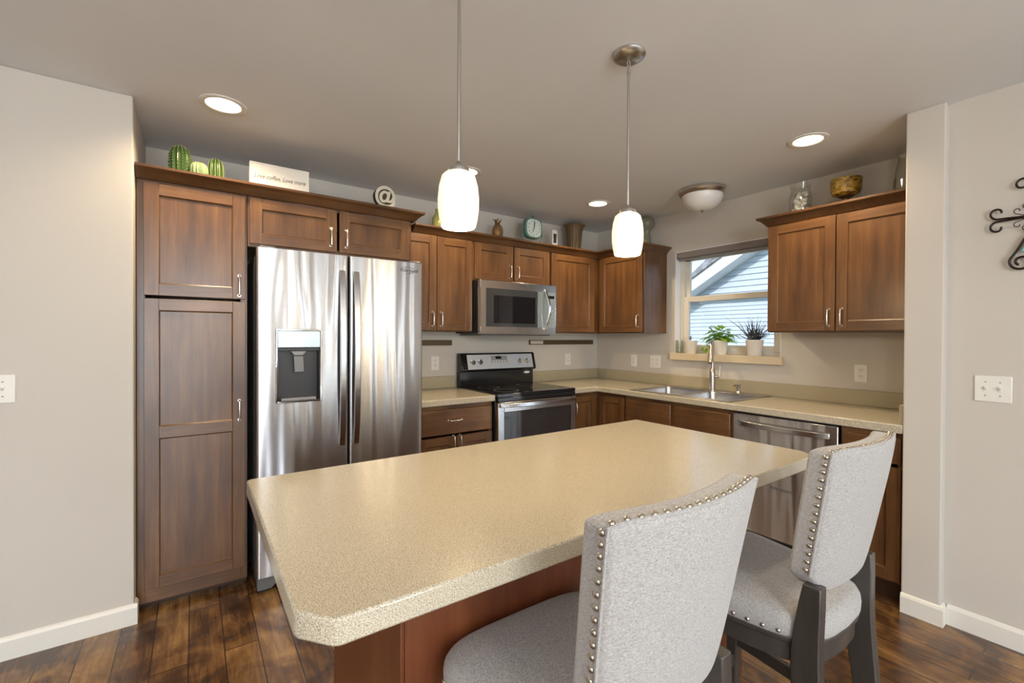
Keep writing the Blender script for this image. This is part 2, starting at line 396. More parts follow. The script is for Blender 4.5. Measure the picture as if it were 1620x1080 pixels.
for a, b, c, d in zs: w.box(a, b, REAR, REAR-.15, 0, c).box(a, b, REAR, REAR-.15, d, CEIL)
struct(w.build('wall_rear', M['wall'], flat=True))
w = MB(); w.box(FAR-.15, FAR, -.687, REAR, 0, CEIL)
struct(w.build('wall_far', M['wall'], flat=True))
# baseboards: profiled, 9 cm
def basebd(name, a, b, nrm):
    (x0, y0), (x1, y1) = a, b; nx, ny = nrm; t = .013
    prof = [(0, 0), (t, 0), (t, .078), (t*.55, .090), (0, .094)]
    m = MB(); m.sweep([[(x0+nx*p, y0+ny*p, z) for p, z in prof], [(x1+nx*p, y1+ny*p, z) for p, z in prof]])
    return struct(m.build(name, M['trim'], flat=True))
basebd('baseboard_left', (FAR, YL), (PX+.013, YL), (0, -1))
basebd('baseboard_left_return', (PX, YL+.0005), (PX, -.625), (1, 0))
basebd('baseboard_pier', (XC, YC0+.0), (XC, YC1-.013), (-1, 0))
basebd('baseboard_pier_return', (XC+.0005, YC1), (XD, YC1), (0, -1))
basebd('baseboard_right', (XD, YC1-.0135), (XD, -5.35), (-1, 0))
basebd('baseboard_rear', (-1.03, REAR), (XD, REAR), (0, 1))

def unseen_window_unit(name, x_axis, a0, a1, z0, z1, plane, mids, inward):
    # generic framed window in a wall; x_axis 'x' (wall along x at y=plane) or 'y'
    r = bpy.data.objects.new(name, None); C.objects.link(r); r['kind'] = 'structure'; r.empty_display_size = .05
    def bx(m, u0, u1, d0, d1, za, zb):
        if x_axis == 'x': m.box(u0, u1, plane+d0*inward, plane+d1*inward, za, zb)
        else: m.box(plane+d0*inward, plane+d1*inward, u0, u1, za, zb)
    f = MB(); fw = .05
    bx(f, a0, a0+fw, -.10, -.03, z0, z1); bx(f, a1-fw, a1, -.10, -.03, z0, z1)
    bx(f, a0+fw, a1-fw, -.10, -.03, z1-fw, z1); bx(f, a0+fw, a1-fw, -.10, -.03, z0, z0+fw)
    for q in mids: bx(f, q-.03, q+.03, -.09, -.035, z0+fw, z1-fw)
    f.build('window_frame', M['trim'], r, flat=True)  # frame of an added, unseen window
    g = MB(); bx(g, a0+fw, a1-fw, -.065, -.06, z0+fw, z1-fw); g.build('pane', M['pane'], r, flat=True)
    return r
unseen_window_unit('unseen_window_2', 'x', -5.1, -3.1, .05, 2.1, REAR, [-4.1], 1)  # unseen windows, added and shaped for daylight and refrigerator reflections
unseen_window_unit('unseen_window_3', 'x', -2.4, -1.9, .05, 2.1, REAR, [], 1)
unseen_window_unit('unseen_window_5', 'x', -1.47, -1.03, .05, 2.1, REAR, [], 1)
unseen_window_unit('unseen_window_4', 'y', -5.85, -5.35, .05, 2.1, XD, [], -1)

# sink window (double hung, drywall returns on sides, white sill with warm light in its colour)
win = bpy.data.objects.new('window_1', None); C.objects.link(win); win['kind'] = 'structure'; win['label'] = 'double-hung window over the sink'
f = MB(); zb = WZ0; y0, y1 = WY0, WY1
f.box(.07, .15, y0, y0-.035, zb, WZ1).box(.07, .15, y1, y1+.035, zb, WZ1).box(.07, .15, y0-.035, y1+.035, WZ1-.035, WZ1).box(.07, .15, y0-.035, y1+.035, zb, zb+.025)
f.build('window_frame', M['vinyl'], win, .002, True)
f = MB(); f.box(.108, .135, y0-.036, y0-.078, 1.665, WZ1-.036).box(.108, .135, y1+.036, y1+.078, 1.665, WZ1-.036).box(.108, .135, y0-.036, y1+.036, WZ1-.075, WZ1-.036).box(.108, .135, y0-.036, y1+.036, 1.665, 1.70)
f.build('upper_sash', M['vinyl'], win, .002, True)
f = MB(); f.box(.075, .105, y0-.036, y0-.085, zb+.026, 1.70).box(.075, .105, y1+.036, y1+.085, zb+.026, 1.70).box(.075, .105, y0-.085, y1+.085, 1.655, 1.70).box(.075, .105, y0-.085, y1+.085, zb+.026, zb+.075)
f.build('lower_sash', M['vinyl'], win, .003, True)
MB().box(.12, .124, y0-.078, y1+.078, 1.70, WZ1-.075).build('upper_pane', M['pane'], win, flat=True)
MB().box(.088, .092, y0-.085, y1+.085, zb+.075, 1.655).build('lower_pane', M['pane'], win, flat=True)
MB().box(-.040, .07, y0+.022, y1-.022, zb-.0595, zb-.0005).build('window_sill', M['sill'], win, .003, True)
f = MB(); f.box(.0005, .0695, y0-.0005, y0-.007, zb+.0005, WZ1-.0075).box(.0005, .0695, y1+.0005, y1+.007, zb+.0005, WZ1-.0075).box(.0005, .0695, y0-.0005, y1+.0005, WZ1-.007, WZ1-.0005)
f.build('jamb_liner', M['jamb'], win, flat=True)
bl = thing('roller_blind', 'rolled-up grey blind cassette across the top of the sink window', 'blind', (.035, (y0+y1)/2, WZ1-.06))
MB().box(-.032, .03, -.443, .443, -.0, .058).build('cassette', M['blind'], bl, .008)
m = MB(); m.tube([(0, -.43, -.006), (0, .43, -.006)], .012); m.build('roller', M['gray_plastic'], bl)

# ------------------------------------------------------------------ cabinets
DT = .019
def shaker(m, x0, x1, z0, z1, y=0, st=.057, mid=None):
    # door front; front face at y-DT, back at y; recessed panel.  material 0 upright, 1 level
    yf = y-DT
    m.box(x0, x0+st, yf, y, z0, z1, 0); m.box(x1-st, x1, yf, y, z0, z1, 0)
    m.box(x0+st, x1-st, yf, y, z1-st, z1, 1); m.box(x0+st, x1-st, yf, y, z0, z0+st, 1)
    zz = [z0+st]
    if mid: m.box(x0+st, x1-st, yf, y, mid-st/2, mid+st/2, 1)
    m.box(x0+st-.002, x1-st+.002, yf+.010, y-.001, z0+st-.002, z1-st+.002, 0)
    # small inner bead
    segs = [(z0+st, z1-st)] if not mid else [(z0+st, mid-st/2), (mid+st/2, z1-st)]
    for a, b in segs:
        q = .006
        m.prism([(x0+st, yf+.004), (x0+st+q, yf+.010), (x0+st, yf+.010)], a, b, 'z', 0)
        m.prism([(x1-st, yf+.004), (x1-st, yf+.010), (x1-st-q, yf+.010)], a, b, 'z', 0)
        m.add([(x0+st, yf+.004, b), (x1-st, yf+.004, b), (x1-st, yf+.010, b-q), (x0+st, yf+.010, b-q)], [(0, 1, 2, 3)], 1)
        m.add([(x0+st, yf+.004, a), (x1-st, yf+.004, a), (x1-st, yf+.010, a+q), (x0+st, yf+.010, a+q)], [(0, 3, 2, 1)], 1)
def pull(parent, x, z, y, vert=True, L=.102):
    # little bridge pull with flared feet
    m = MB(); h = L/2
    pts = [(-h, 0), (-h, -.016), (-h*.93, -.024), (-h*.5, -.028), (0, -.029), (h*.5, -.028), (h*.93, -.024), (h, -.016), (h, 0)]
    P3 = [((0, p[1], p[0]) if vert else (p[0], p[1], 0)) for p in pts]
    m.tube(P3, [.0065, .0055, .005, .0045, .0045, .0045, .005, .0055, .0065], 10)
    for sg in (-1, 1):
        c = (0, 0, sg*h) if vert else (sg*h, 0, 0)
        m.lathe([(.0001, -.004), (.008, -.004), (.0085, 0), (.0001, 0)], c, 12, 0, 'y')
    o = m.build('handle', M['nickel_l'], parent, loc=(x, y, z)); return o
WV = None
def mats_w(): return [M['wood_v'], M['wood_h'], M['wood_dark']]
def cabinet(name, label, loc, rz, W, D, z0, z1, fronts, toe=0, stiles=(), top=True):
    r = thing(name, label, 'cabinet', loc, rz)
    m = MB(); t = .018
    fy = -(D)                       # face frame front plane (local y, front is -y)
    zb = z0+toe
    m.box(0, t, fy+.018, -.001, zb, z1, 0); m.box(W-t, W, fy+.018, -.001, zb, z1, 0)
    m.box(t, W-t, fy+.018, -.001, zb, zb+t, 0); top and m.box(t, W-t, fy+.018, -.001, z1-t, z1, 0); m.box(t, W-t, -.012, -.001, zb+t, z1-t, 0)
    for q in stiles: m.box(q[0], q[1], fy, fy+.018, zb+.03, z1-.03, 0)
    # face frame
    m.box(0, .03, fy, fy+.018, zb, z1, 0); m.box(W-.03, W, fy, fy+.018, zb, z1, 0)
    m.box(.03, W-.03, fy, fy+.018, z1-.03, z1, 1); m.box(.03, W-.03, fy, fy+.018, zb, zb+(.09 if 0 < toe < .05 else .03), 1)
    m.build('body', mats_w(), r, .0012, seg=1)
    if toe:
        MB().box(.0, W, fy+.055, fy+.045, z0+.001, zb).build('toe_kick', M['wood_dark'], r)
    for fr in fronts:
        k, x0, x1, za, zc = fr[:5]; h = fr[5] if len(fr) > 5 else None; mid = fr[6] if len(fr) > 6 else None
        d = MB(); w_, h_ = x1-x0, zc-za
        if k == 'door': shaker(d, 0, w_, 0, h_, 0, mid=(mid-za) if mid else None)
        else:
            d.box(0, w_, -DT, 0, 0, h_, 1)
        nm = {'door': 'door', 'drawer': 'drawer', 'false': 'false_front'}[k]
        o = d.build(nm, mats_w(), r, .0015 if k == 'door' else .005, loc=(x0, fy-.001, za))
        if h:
            pull(o, h[0]-x0, h[1]-za, -DT, h[2] == 'v')
    return r
UB, UT = 1.380, 2.105
R_ = RAD(-90)
# tall pantry
cabinet('pantry_cabinet', 'tall brown pantry cabinet beside the left wall, floor to crown', (PX+.003, 0, 0), 0, .458, .592, 0, UT,
        [('door', .028, .448, 1.535, 2.080, (.420, 1.605, 'v')), ('door', .028, .448, .105, 1.520, (.420, .945, 'v'), .865)], toe=.035)
cabinet('refrigerator_cabinet', 'short wide brown cabinet directly above the refrigerator', (-3.245, 0, 0), 0, .925, .592, 1.822, UT,
        [('door', .008, .455, 1.838, 2.085, (.420, 1.925, 'v')), ('door', .470, .905, 1.838, 2.085, (.508, 1.925, 'v'))])
cabinet('wall_cabinet', 'brown two-door upper cabinet between the refrigerator and the microwave', (-2.312, 0, 0), 0, .612, .311, UB, UT,
        [('door', .008, .300, UB+.008, 2.088, (.268, 1.47, 'v')), ('door', .305, .604, UB+.008, 2.088, (.337, 1.47, 'v'))])
cabinet('microwave_cabinet', 'short brown two-door cabinet directly above the microwave', (-1.697, 0, 0), 0, .770, .311, 1.787, UT,
        [('door', .012, .378, 1.798, 2.088, (.346, 1.878, 'v')), ('door', .392, .762, 1.798, 2.088, (.424, 1.878, 'v'))])
cabinet('wall_cabinet', 'brown one-door upper cabinet right of the microwave, on the stove wall', (-.925, 0, 0), 0, .922, .311, UB, UT,
        [('door', .022, .552, UB+.008, 2.088)], stiles=[(.54, .66)])
cabinet('wall_cabinet', 'brown one-door upper cabinet left of the sink window, end panel facing the room', (0, -.332, 0), R_, .541, .311, UB, UT,
        [('door', .028, .528, UB+.008, 2.088, (.490, 1.485, 'v'))], stiles=[(.0301, .06)])
cabinet('wall_cabinet', 'brown two-door upper cabinet right of the sink window', (0, -1.915, 0), R_, .806, .311, UB, UT,
        [('door', .005, .399, UB+.008, 2.088, (.368, 1.468, 'v')), ('door', .405, .800, UB+.008, 2.088, (.436, 1.468, 'v'))])
# crown mouldings (mitred sweeps)
def crown(name, label, path, outs, z=2.092, caps=()):
    # path: list of (x,y) along cabinet faces, outs: outward miter vectors per point
    prof = [(0.0, 0), (.0015, .001), (.010, .012), (.030, .034), (.046, .042), (.050, .046), (.050, .058), (-.020, .058), (-.020, .0141), (0, .0141)]
    m = MB(); m.sweep([[(x+ox*p, y+oy*p, z+q) for p, q in prof] for (x, y), (ox, oy) in zip(path, outs)])
    o = m.build(name, M['wood_c'], None, flat=True); tag(o, label, 'moulding')
    for k, q in enumerate(caps): MB().box(*q, 2.140, 2.1495).build('cap_board', M['wood_h'], o, flat=True)
    return o
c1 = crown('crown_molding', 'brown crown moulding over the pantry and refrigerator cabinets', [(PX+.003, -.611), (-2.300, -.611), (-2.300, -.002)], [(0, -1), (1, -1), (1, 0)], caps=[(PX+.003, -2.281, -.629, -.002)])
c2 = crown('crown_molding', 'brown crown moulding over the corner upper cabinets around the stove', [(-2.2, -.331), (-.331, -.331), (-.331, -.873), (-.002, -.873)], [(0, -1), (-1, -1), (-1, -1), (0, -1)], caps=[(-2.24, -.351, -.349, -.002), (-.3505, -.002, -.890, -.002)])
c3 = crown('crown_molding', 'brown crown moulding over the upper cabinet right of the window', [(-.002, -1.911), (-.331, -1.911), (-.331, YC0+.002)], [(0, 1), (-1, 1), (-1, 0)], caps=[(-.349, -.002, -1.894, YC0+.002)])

# base cabinets
BT = .866
cabinet('base_cabinet', 'brown base cabinet between refrigerator and stove, drawer over two doors', (-2.300, 0, 0), 0, .612, .592, 0, BT,
        [('drawer', .020, .604, .665, .838, (.300, .760, 'h')), ('door', .020, .308, .115, .650, (.285, .600, 'v')), ('door', .313, .604, .115, .650, (.336, .600, 'v'))], toe=.1)
# corner base with L-shaped doors
r = thing('corner_base_cabinet', 'brown corner base cabinet right of the stove with two folding doors', 'cabinet', (0, 0, 0))
m = MB(); m.prism([(-.908, -.001), (-.908, -.574), (-.574, -.574), (-.574, -.918), (-.001, -.918), (-.001, -.001)], .1, BT); m.build('body', M['wood_v'], r)
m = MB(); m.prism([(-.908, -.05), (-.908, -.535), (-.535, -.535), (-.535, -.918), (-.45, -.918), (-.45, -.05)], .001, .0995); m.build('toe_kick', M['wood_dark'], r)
d = MB(); shaker(d, 0, .288, 0, .725); o = d.build('door', mats_w(), r, .0015, loc=(-.898, -.575, .115)); pull(o, .040, .62, -DT)
d = MB(); shaker(d, 0, .288, 0, .725); o = d.build('door', mats_w(), r, .0015, loc=(-.575, -.615, .115)); o.rotation_euler = (0, 0, R_)
cabinet('sink_cabinet', 'brown sink base cabinet with two false drawer fronts under the sink', (0, -.920, 0), R_, .915, .592, 0, BT,
        [('false', .010, .440, .665, .840), ('false', .472, .900, .665, .840), ('door', .010, .440, .115, .650, (.405, .58, 'v')), ('door', .472, .900, .115, .650, (.505, .58, 'v'))], toe=.1, top=False, stiles=[(.41, .50)])
cabinet('base_cabinet', 'narrow brown base cabinet at the right end, between dishwasher and wall stub', (0, -2.446, 0), R_, .274, .592, 0, BT,
        [('drawer', .012, .262, .708, .840, (.137, .775, 'h')), ('door', .012, .262, .115, .690, (.045, .62, 'v'))], toe=.1)

# ------------------------------------------------------------------ countertops
CT = .914; CB = .870
ct = thing('countertop', 'speckled sand laminate countertop between refrigerator and stove', 'countertop', (-2.0, -.32, CB))
m = MB(); m.X = Matrix.Translation((2.0, .32, -CB)); m.box(-2.302, -1.688, -.642, -.001, CB, CT); m.build('worktop', M['laminate'], ct, .006)
m = MB(); m.X = Matrix.Translation((2.0, .32, -CB)); m.box(-2.302, -1.688, -.020, -.001, CT, 1.012); m.build('backsplash', M['splash'], ct, .004)
# L-shaped top with the sink cut-out, built as joined slabs
SX0, SX1, SY0, SY1 = -.572, -.045, -.985, -1.795
ct = thing('countertop', 'L-shaped speckled sand laminate countertop holding the sink', 'countertop', (-.32, -1.2, CB))
m = MB(); m.X = Matrix.Translation((.32, 1.2, -CB))
def slab(m, xs, ys, inside, z0, z1):
    nx, ny = len(xs), len(ys); vid = {}
    vs = []; fs = []
    def V(i, j, k):
        if (i, j, k) not in vid: vid[(i, j, k)] = len(vs); vs.append((xs[i], ys[j], (z0, z1)[k]))
        return vid[(i, j, k)]
    cell = lambda i, j: 0 <= i < nx-1 and 0 <= j < ny-1 and inside((xs[i]+xs[i+1])/2, (ys[j]+ys[j+1])/2)
    for i in range(nx-1):
        for j in range(ny-1):
            if not cell(i, j): continue
            fs.append((V(i, j, 1), V(i+1, j, 1), V(i+1, j+1, 1), V(i, j+1, 1))); fs.append((V(i, j, 0), V(i, j+1, 0), V(i+1, j+1, 0), V(i+1, j, 0)))
            if not cell(i-1, j): fs.append((V(i, j, 0), V(i, j, 1), V(i, j+1, 1), V(i, j+1, 0)))
            if not cell(i+1, j): fs.append((V(i+1, j, 0), V(i+1, j+1, 0), V(i+1, j+1, 1), V(i+1, j, 1)))
            if not cell(i, j-1): fs.append((V(i, j, 0), V(i+1, j, 0), V(i+1, j, 1), V(i, j, 1)))
            if not cell(i, j+1): fs.append((V(i, j+1, 0), V(i, j+1, 1), V(i+1, j+1, 1), V(i+1, j+1, 0)))
    m.add(vs, fs)
YE = YC0+.001
def ins(x, y):
    if x < -.642 and y < -.642: return False
    if SX0 < x < SX1 and SY1 < y < SY0: return False
    return True
slab(m, [-.908, -.642, SX0, SX1, -.001], [YE, SY1, SY0, -.642, -.001], ins, CB, CT)
m.build('worktop', M['laminate'], ct, .006)
m = MB(); m.X = Matrix.Translation((.32, 1.2, -CB)); m.prism([(-.908, -.001), (-.908, -.020), (-.020, -.020), (-.020, YE), (-.001, YE), (-.001, -.001)], CT, 1.012); m.build('backsplash', M['splash'], ct, .003)
m = MB(); m.X = Matrix.Translation((.32, 1.2, -CB)); m.box(-.630, -.021, YE, YE+.019, CT, 1.012); m.build('side_splash', M['splash'], ct, .003)

# island
ic = thing('island_countertop', 'large speckled sand island countertop with clipped corners', 'countertop', (-2.48, -2.29, CB))
m = MB(); m.X = Matrix.Translation((2.48, 2.29, -CB))
x0, x1, y0, y1 = -3.355, -1.603, -2.719, -1.869; c = .055
poly = [(x0+.012, y1), (x0+.004, y1-.004), (x0, y1-.012), (x0, y0+c+.012), (x0+.004, y0+c), (x0+c-.012, y0+.006), (x0+c, y0), (x1-c, y0), (x1-c+.014, y0+.005), (x1-.005, y0+c-.012), (x1, y0+c), (x1, y1-.012), (x1-.004, y1-.004), (x1-.012, y1)]
m.prism(poly, CB, CT); m.build('worktop', M['laminate'], ic, .0045, seg=2)
ib = thing('island_cabinet', 'reddish brown island base cabinet under the speckled top', 'cabinet', (-2.4, -2.2, 0))
m = MB(); m.X = Matrix.Translation((2.4, 2.2, 0)); m.box(-3.108, -1.69, -2.478, -1.905, .001, CB-.001); m.build('body', M['island_v'], ib, .001, seg=1)
m = MB(); m.X = Matrix.Translation((2.4, 2.2, 0)); m.box(-3.105, -1.693, -2.486, -2.4785, .003, CB-.003); m.build('back_panel', M['island_v'], ib, .001, seg=1)
m = MB(); m.X = Matrix.Translation((2.4, 2.2, 0)); m.box(-3.114, -3.1085, -2.480, -1.905, .003, CB-.003); m.build('side_panel', M['island_v'], ib, .001, seg=1)
for i in range(3):
    d = MB(); shaker(d, 0, .46, 0, .55); o = d.build('door', mats_w(), ib, .0015, loc=(-.70+.48*i+.45-.0, .296, .10)); o.rotation_euler = (0, 0, pi); pull(o, .42, .50, -DT)
    d = MB().box(0, .46, -DT, 0, 0, .17); o = d.build('drawer', M['wood_h'], ib, .004, loc=(-.70+.48*i+.45, .296, .67)); o.rotation_euler = (0, 0, pi); pull(o, .23, .085, -DT, False)

# ------------------------------------------------------------------ refrigerator
FX0, FX1 = -3.219, -2.312
fr = thing('refrigerator', 'stainless side-by-side refrigerator with ice and water dispenser', 'refrigerator', (-2.7655, -.40, 0))
def FM(): m = MB(); m.X = Matrix.Translation((2.7655, .40, 0)); return m
FM().box(FX0+.006, FX1-.006, -.685, -.03, .02, 1.775).build('body', M['gray_side'], fr, .004)
def fdoor(x0, x1, hole=None):
    # gently crowned door skin with rounded long edges
    def prof(xa, xb):
        ed = [0, .0006, .002, .004, .007, .010, .013]
        bp = [x0+e for e in ed]+[x0+.013+(x1-x0-.026)*k/16 for k in range(1, 16)]+[x1-e for e in ed[::-1]]
        pts = []
        for x in [xa]+[q for q in bp if xa+1e-5 < q < xb-1e-5]+[xb]:
            gx = (x-x0)/(x1-x0)
            y = -.767+.0035*(2*gx-1)**2
            e = min(x-x0, x1-x)
            if e < .012: y += .012*(1-math.sqrt(max(0, 1-(1-e/.012)**2)))*.9
            pts.append((x, y))
        return pts+[(xb, -.692), (xa, -.692)]
    m = FM()
    if hole is None:
        m.prism(prof(x0, x1), .085, 1.797)
    else:
        hx0, hx1, hz0, hz1 = hole
        m.prism(prof(x0, x1), hz1, 1.797); m.prism(prof(x0, x1), .085, hz0); m.prism(prof(x0, hx0), hz0, hz1); m.prism(prof(hx1, x1), hz0, hz1)
        m.box(hx0, hx1, -.700, -.692, hz0, hz1)
    return m
DH = (-3.134, -2.906, .987, 1.377)
dl = fdoor(FX0, -2.766, DH).build('freezer_door', M['steel_wave'], fr)
drt = fdoor(-2.757, FX1).build('door', M['steel_wave'], fr)
def fhandle(x, parent):
    m = FM(); n = 18; secs = []
    for i in range(n+1):
        t = i/n; z = .722+(1.712-.722)*t
        b = sin(pi*t)**.6 if 0 < t < 1 else 0
        y = -.764-.034*b; w = .017; th = .010
        secs.append([(x-w, y-th, z), (x+w, y-th, z), (x+w, y+th*.2, z), (x-w, y+th*.2, z)])
    m.sweep(secs); return m.build('handle', M['steel'], parent, .004)
fhandle(-2.800, dl); fhandle(-2.722, drt)
# dispenser
m = FM(); x0, x1, z0, z1 = DH
m.box(x0+.001, x0+.008, -.774, -.701, z0+.001, z1-.001); m.box(x1-.008, x1-.001, -.774, -.701, z0+.001, z1-.001); m.box(x0+.008, x1-.008, -.774, -.701, z1-.008, z1-.001); m.box(x0+.008, x1-.008, -.774, -.701, z0+.001, z0+.008)
dsp = m.build('dispenser_frame', M['chrome'], fr, .002)
FM().box(x0+.009, x1-.009, -.770, -.745, 1.279, z1-.009).build('control_display', M['lcd'], dsp, .002)
m = FM(); m.box(x0+.009, x1-.009, -.706, -.7015, z0+.009, 1.278, 0); m.box(x0+.009, x1-.009, -.745, -.7065, 1.262, 1.278, 0); m.box(x0+.009, x0+.014, -.765, -.707, z0+.009, 1.262); m.box(x1-.014, x1-.009, -.765, -.707, z0+.009, 1.262)
m.build('dispenser_recess', M['black_m'], dsp)
FM().prism([(-3.105, -.765), (-2.935, -.765), (-2.925, -.707), (-3.115, -.707)], z0+.009, z0+.022).build('drip_tray', M['gray_plastic'], dsp, .002)
m = FM(); m.prism([(-3.060, 1.259), (-2.980, 1.259), (-2.995, 1.240), (-3.000, 1.235), (-3.040, 1.235), (-3.045, 1.240)], -.750, -.715, 'y'); m.build('nozzle', M['gray_plastic'], dsp, .003)
m = FM(); m.add([(-3.044, -.748, 1.232), (-2.996, -.748, 1.232), (-2.990, -.735, 1.145), (-3.038, -.735, 1.145), (-3.044, -.740, 1.232), (-2.996, -.740, 1.232), (-2.990, -.727, 1.145), (-3.038, -.727, 1.145)], [(0, 1, 2, 3), (4, 7, 6, 5), (0, 4, 5, 1), (1, 5, 6, 2), (2, 6, 7, 3), (3, 7, 4, 0)])
m.build('paddle', M['gray_plastic'], dsp, .003)
m = FM(); m.prism([(FX0+.004, .012), (FX0+.07, .012), (FX0+.09, .03), (FX0+.10, .045), (FX1-.10, .045), (FX1-.09, .03), (FX1-.07, .012), (FX1-.004, .012), (FX1-.004, .078), (FX0+.004, .078)], -.745, -.690, 'y'); m.build('base_grille', M['grille'], fr, .004)
for x in (FX0+.035, FX1-.035):
    FM().lathe([(.0001, 0.0005), (.020, .0005), (.020, .012), (.0001, .012)], (x, -.715, 0), 16).build('foot', M['black_m'], fr)
for x in (FX0+.05, FX1-.05): FM().box(x-.035, x+.035, -.760, -.64, 1.7755 if 0 else 1.798, 1.808).build('hinge_cover', M['gray_side'], fr, .003)
def brand(parent, loc, rot, size, m):
    text_mesh('Whirlpool', size, 'brand_lettering', m, parent, loc, rot, .0004, .35, .9)
bl_ = text_mesh('Whirlpool', .030, 'brand_lettering', M['logo'], drt, (-2.405+2.7655, -.767-.000+.40, 1.745), (RAD(90), 0, 0), .0012, .35, .9)
m = MB(); m.tube([(-.06, 0, .004), (-.03, 0, .022), (.02, 0, .020), (.045, 0, .004), (.02, 0, -.016), (-.02, 0, -.020)], .0012, 6); m.build('brand_swoosh', M['logo'], drt, loc=(-2.405+2.7655, -.768+.40, 1.745))

# ------------------------------------------------------------------ microwave
mw = thing('microwave', 'stainless over-the-range microwave with black glass window', 'microwave', (-1.30, -.2, 1.36))
def MM(): m = MB(); m.X = Matrix.Translation((1.30, .2, -1.36)); return m
X0, X1, Z0, Z1 = -1.683, -.922, 1.362, 1.786
MM().box(X0+.003, X1-.003, -.375, -.002, Z0+.006, Z1-.001).build('body', M['black_m'], mw, .003)
dr = MM(); gx0, gx1 = X0+.052, X1-.005; gz0, gz1 = Z0+.058, Z1-.062
dr.box(X0, X1, -.415, -.376, gz1, Z1-.002); dr.box(X0, X1, -.415, -.376, Z0, gz0); dr.box(X0, gx0, -.415, -.376, gz0, gz1); dr.box(gx1, X1, -.415, -.376, gz0, gz1)
dr = dr.build('door', M['steel_h'], mw, .002)
MM().box(gx0, X1-.200, -.4145, -.380, gz0, gz1).build('door_glass', M['mwglass'], dr, .001)
m = MM(); m.box(gx0+.070, X1-.225, -.4155, -.4147, gz0+.03, gz1-.055); m.build('viewing_screen', M['black_glass'], dr)
pn = MM().box(X1-.199, gx1, -.4145, -.380, gz0, gz1).build('control_panel', M['lcd'], mw, .001)
for i in range(6):
    for j in range(2): MM().box(X1-.075+j*.030, X1-.075+j*.030+.020, -.4155, -.4146, gz0+.02+i*.030, gz0+.02+i*.030+.014).build('button', M['gray_plastic'], pn)
MM().box(X1-.080, X1-.020, -.4155, -.4146, gz1-.055, gz1-.030).build('clock_display', M['black_glass'], pn)
m = MM(); secs = []
for i in range(17):
    t = i/16; z = gz0-.018+(gz1-gz0+.036)*t; b = sin(pi*t); y = -.416-.045*b; x = X1-.125+.018*b; ww = .011
    secs.append([(x-ww, y-.012, z), (x+ww, y-.010, z), (x+ww, y+.004, z), (x-ww, y+.004, z)])
m.sweep(secs); m.build('handle', M['chrome'], dr, .003)
MM().box(X0+.03, X1-.03, -.37, -.03, Z0-.012, Z0+.0055).build('vent_underside', M['gray_side'], mw)
text_mesh('Whirlpool', .026, 'brand_lettering', M['logo'], dr, (-1.265+1.30, -.4155+.2, Z1-.032-1.36), (RAD(90), 0, 0), .0006, .35)

# ------------------------------------------------------------------ range
rg = thing('range', 'stainless and black electric range with glass cooktop', 'stove', (-1.30, -.33, 0))
def RM(): m = MB(); m.X = Matrix.Translation((1.30, .33, 0)); return m
X0, X1 = -1.682, -.914
RM().box(X0+.003, X1-.003, -.625, -.025, .02, .894).build('body', M['black'], rg, .002)
ctp = RM().box(X0, X1, -.660, -.085, .8945, .922).build('cooktop', M['black_glass'], rg, .004)
for (x, y, r_) in [(-1.49, -.23, .085), (-1.11, -.23, .075), (-1.49, -.49, .095), (-1.11, -.49, .105)]:
    m = RM(); m.lathe([(r_-.002, .9221), (r_+.001, .9224), (r_+.003, .9221)], (x, y, 0), 40); m.build('burner_ring', M['gray_plastic'], ctp)
# backguard: lower black riser and tilted control head
RM().box(X0+.002, X1-.002, -.085, -.026, .8945, 1.045).build('backguard', M['black'], rg, .003)
m = RM(); m.add([(x, y, z) for x in (X0, X1) for (y, z) in [(-.030, 1.046), (-.118, 1.046), (-.130, 1.060), (-.095, 1.192), (-.085, 1.200), (-.030, 1.200)]],
                [(0, 1, 2, 3, 4, 5), (11, 10, 9, 8, 7, 6)]+[(i, 6+i, 6+(i+1) % 6, (i+1) % 6) for i in range(6)])
hd = m.build('control_head', M['black'], rg, .006)
# stainless control face, tilted
def face_pt(u, v, d=0):  # u along x, v 0..1 up the tilt
    y = -.130+.035*v; z = 1.060+.132*v; n = Vector((0, -.132, -.035)).normalized()
    return (X0+u, y+n.y*d, z+n.z*d)
def face_box(m, u0, u1, v0, v1, d0, d1):
    vs = [face_pt(u, v, d) for d in (d0, d1) for v in (v0, v1) for u in (u0, u1)]
    m.add(vs, [(0, 1, 3, 2), (4, 6, 7, 5), (0, 4, 5, 1), (2, 3, 7, 6), (0, 2, 6, 4), (1, 5, 7, 3)])
m = RM(); face_box(m, .055, .735, .05, .97, .0005, .004); fc = m.build('control_face', M['panel_silver'], hd, .001)
m = RM(); face_box(m, .290, .455, .42, .88, .0042, .006); dd = m.build('display', M['gray_plastic'], fc)
m = RM(); face_box(m, .335, .395, .68, .85, .0062, .007); m.build('clock_window', M['black_glass'], dd)
for i in range(5):
    for j in range(2): m = RM(); face_box(m, .300+.030*i, .322+.030*i, .45+.09*j, .50+.09*j, .0062, .0068); m.build('button', M['white_logo'], dd)
for u in (.105, .175, .585, .665):
    c0 = Vector(face_pt(u, .52, .0042)); n = Vector((0, -.132, -.035)).normalized()
    k = MB(); k.lathe([(.0001, 0), (.024, 0), (.024, .004), (.019, .006), (.017, .020), (.0001, .021)], (0, 0, 0), 24)
    k.box(-.004, .004, -.018, .018, .006, .026)
    kb = k.build('knob', M['steel'], fc, loc=tuple(c0+Vector((1.30, .33, 0)))); kb.rotation_euler = n.to_track_quat('Z', 'Y').to_euler()
m = RM(); m.prism([(X1-.075+.034*cos(a*pi/12), 1.018+.011*sin(a*pi/12)) for a in range(24)], -.0865, -.0853, 'y'); m.build('badge', M['white_logo'], rg)
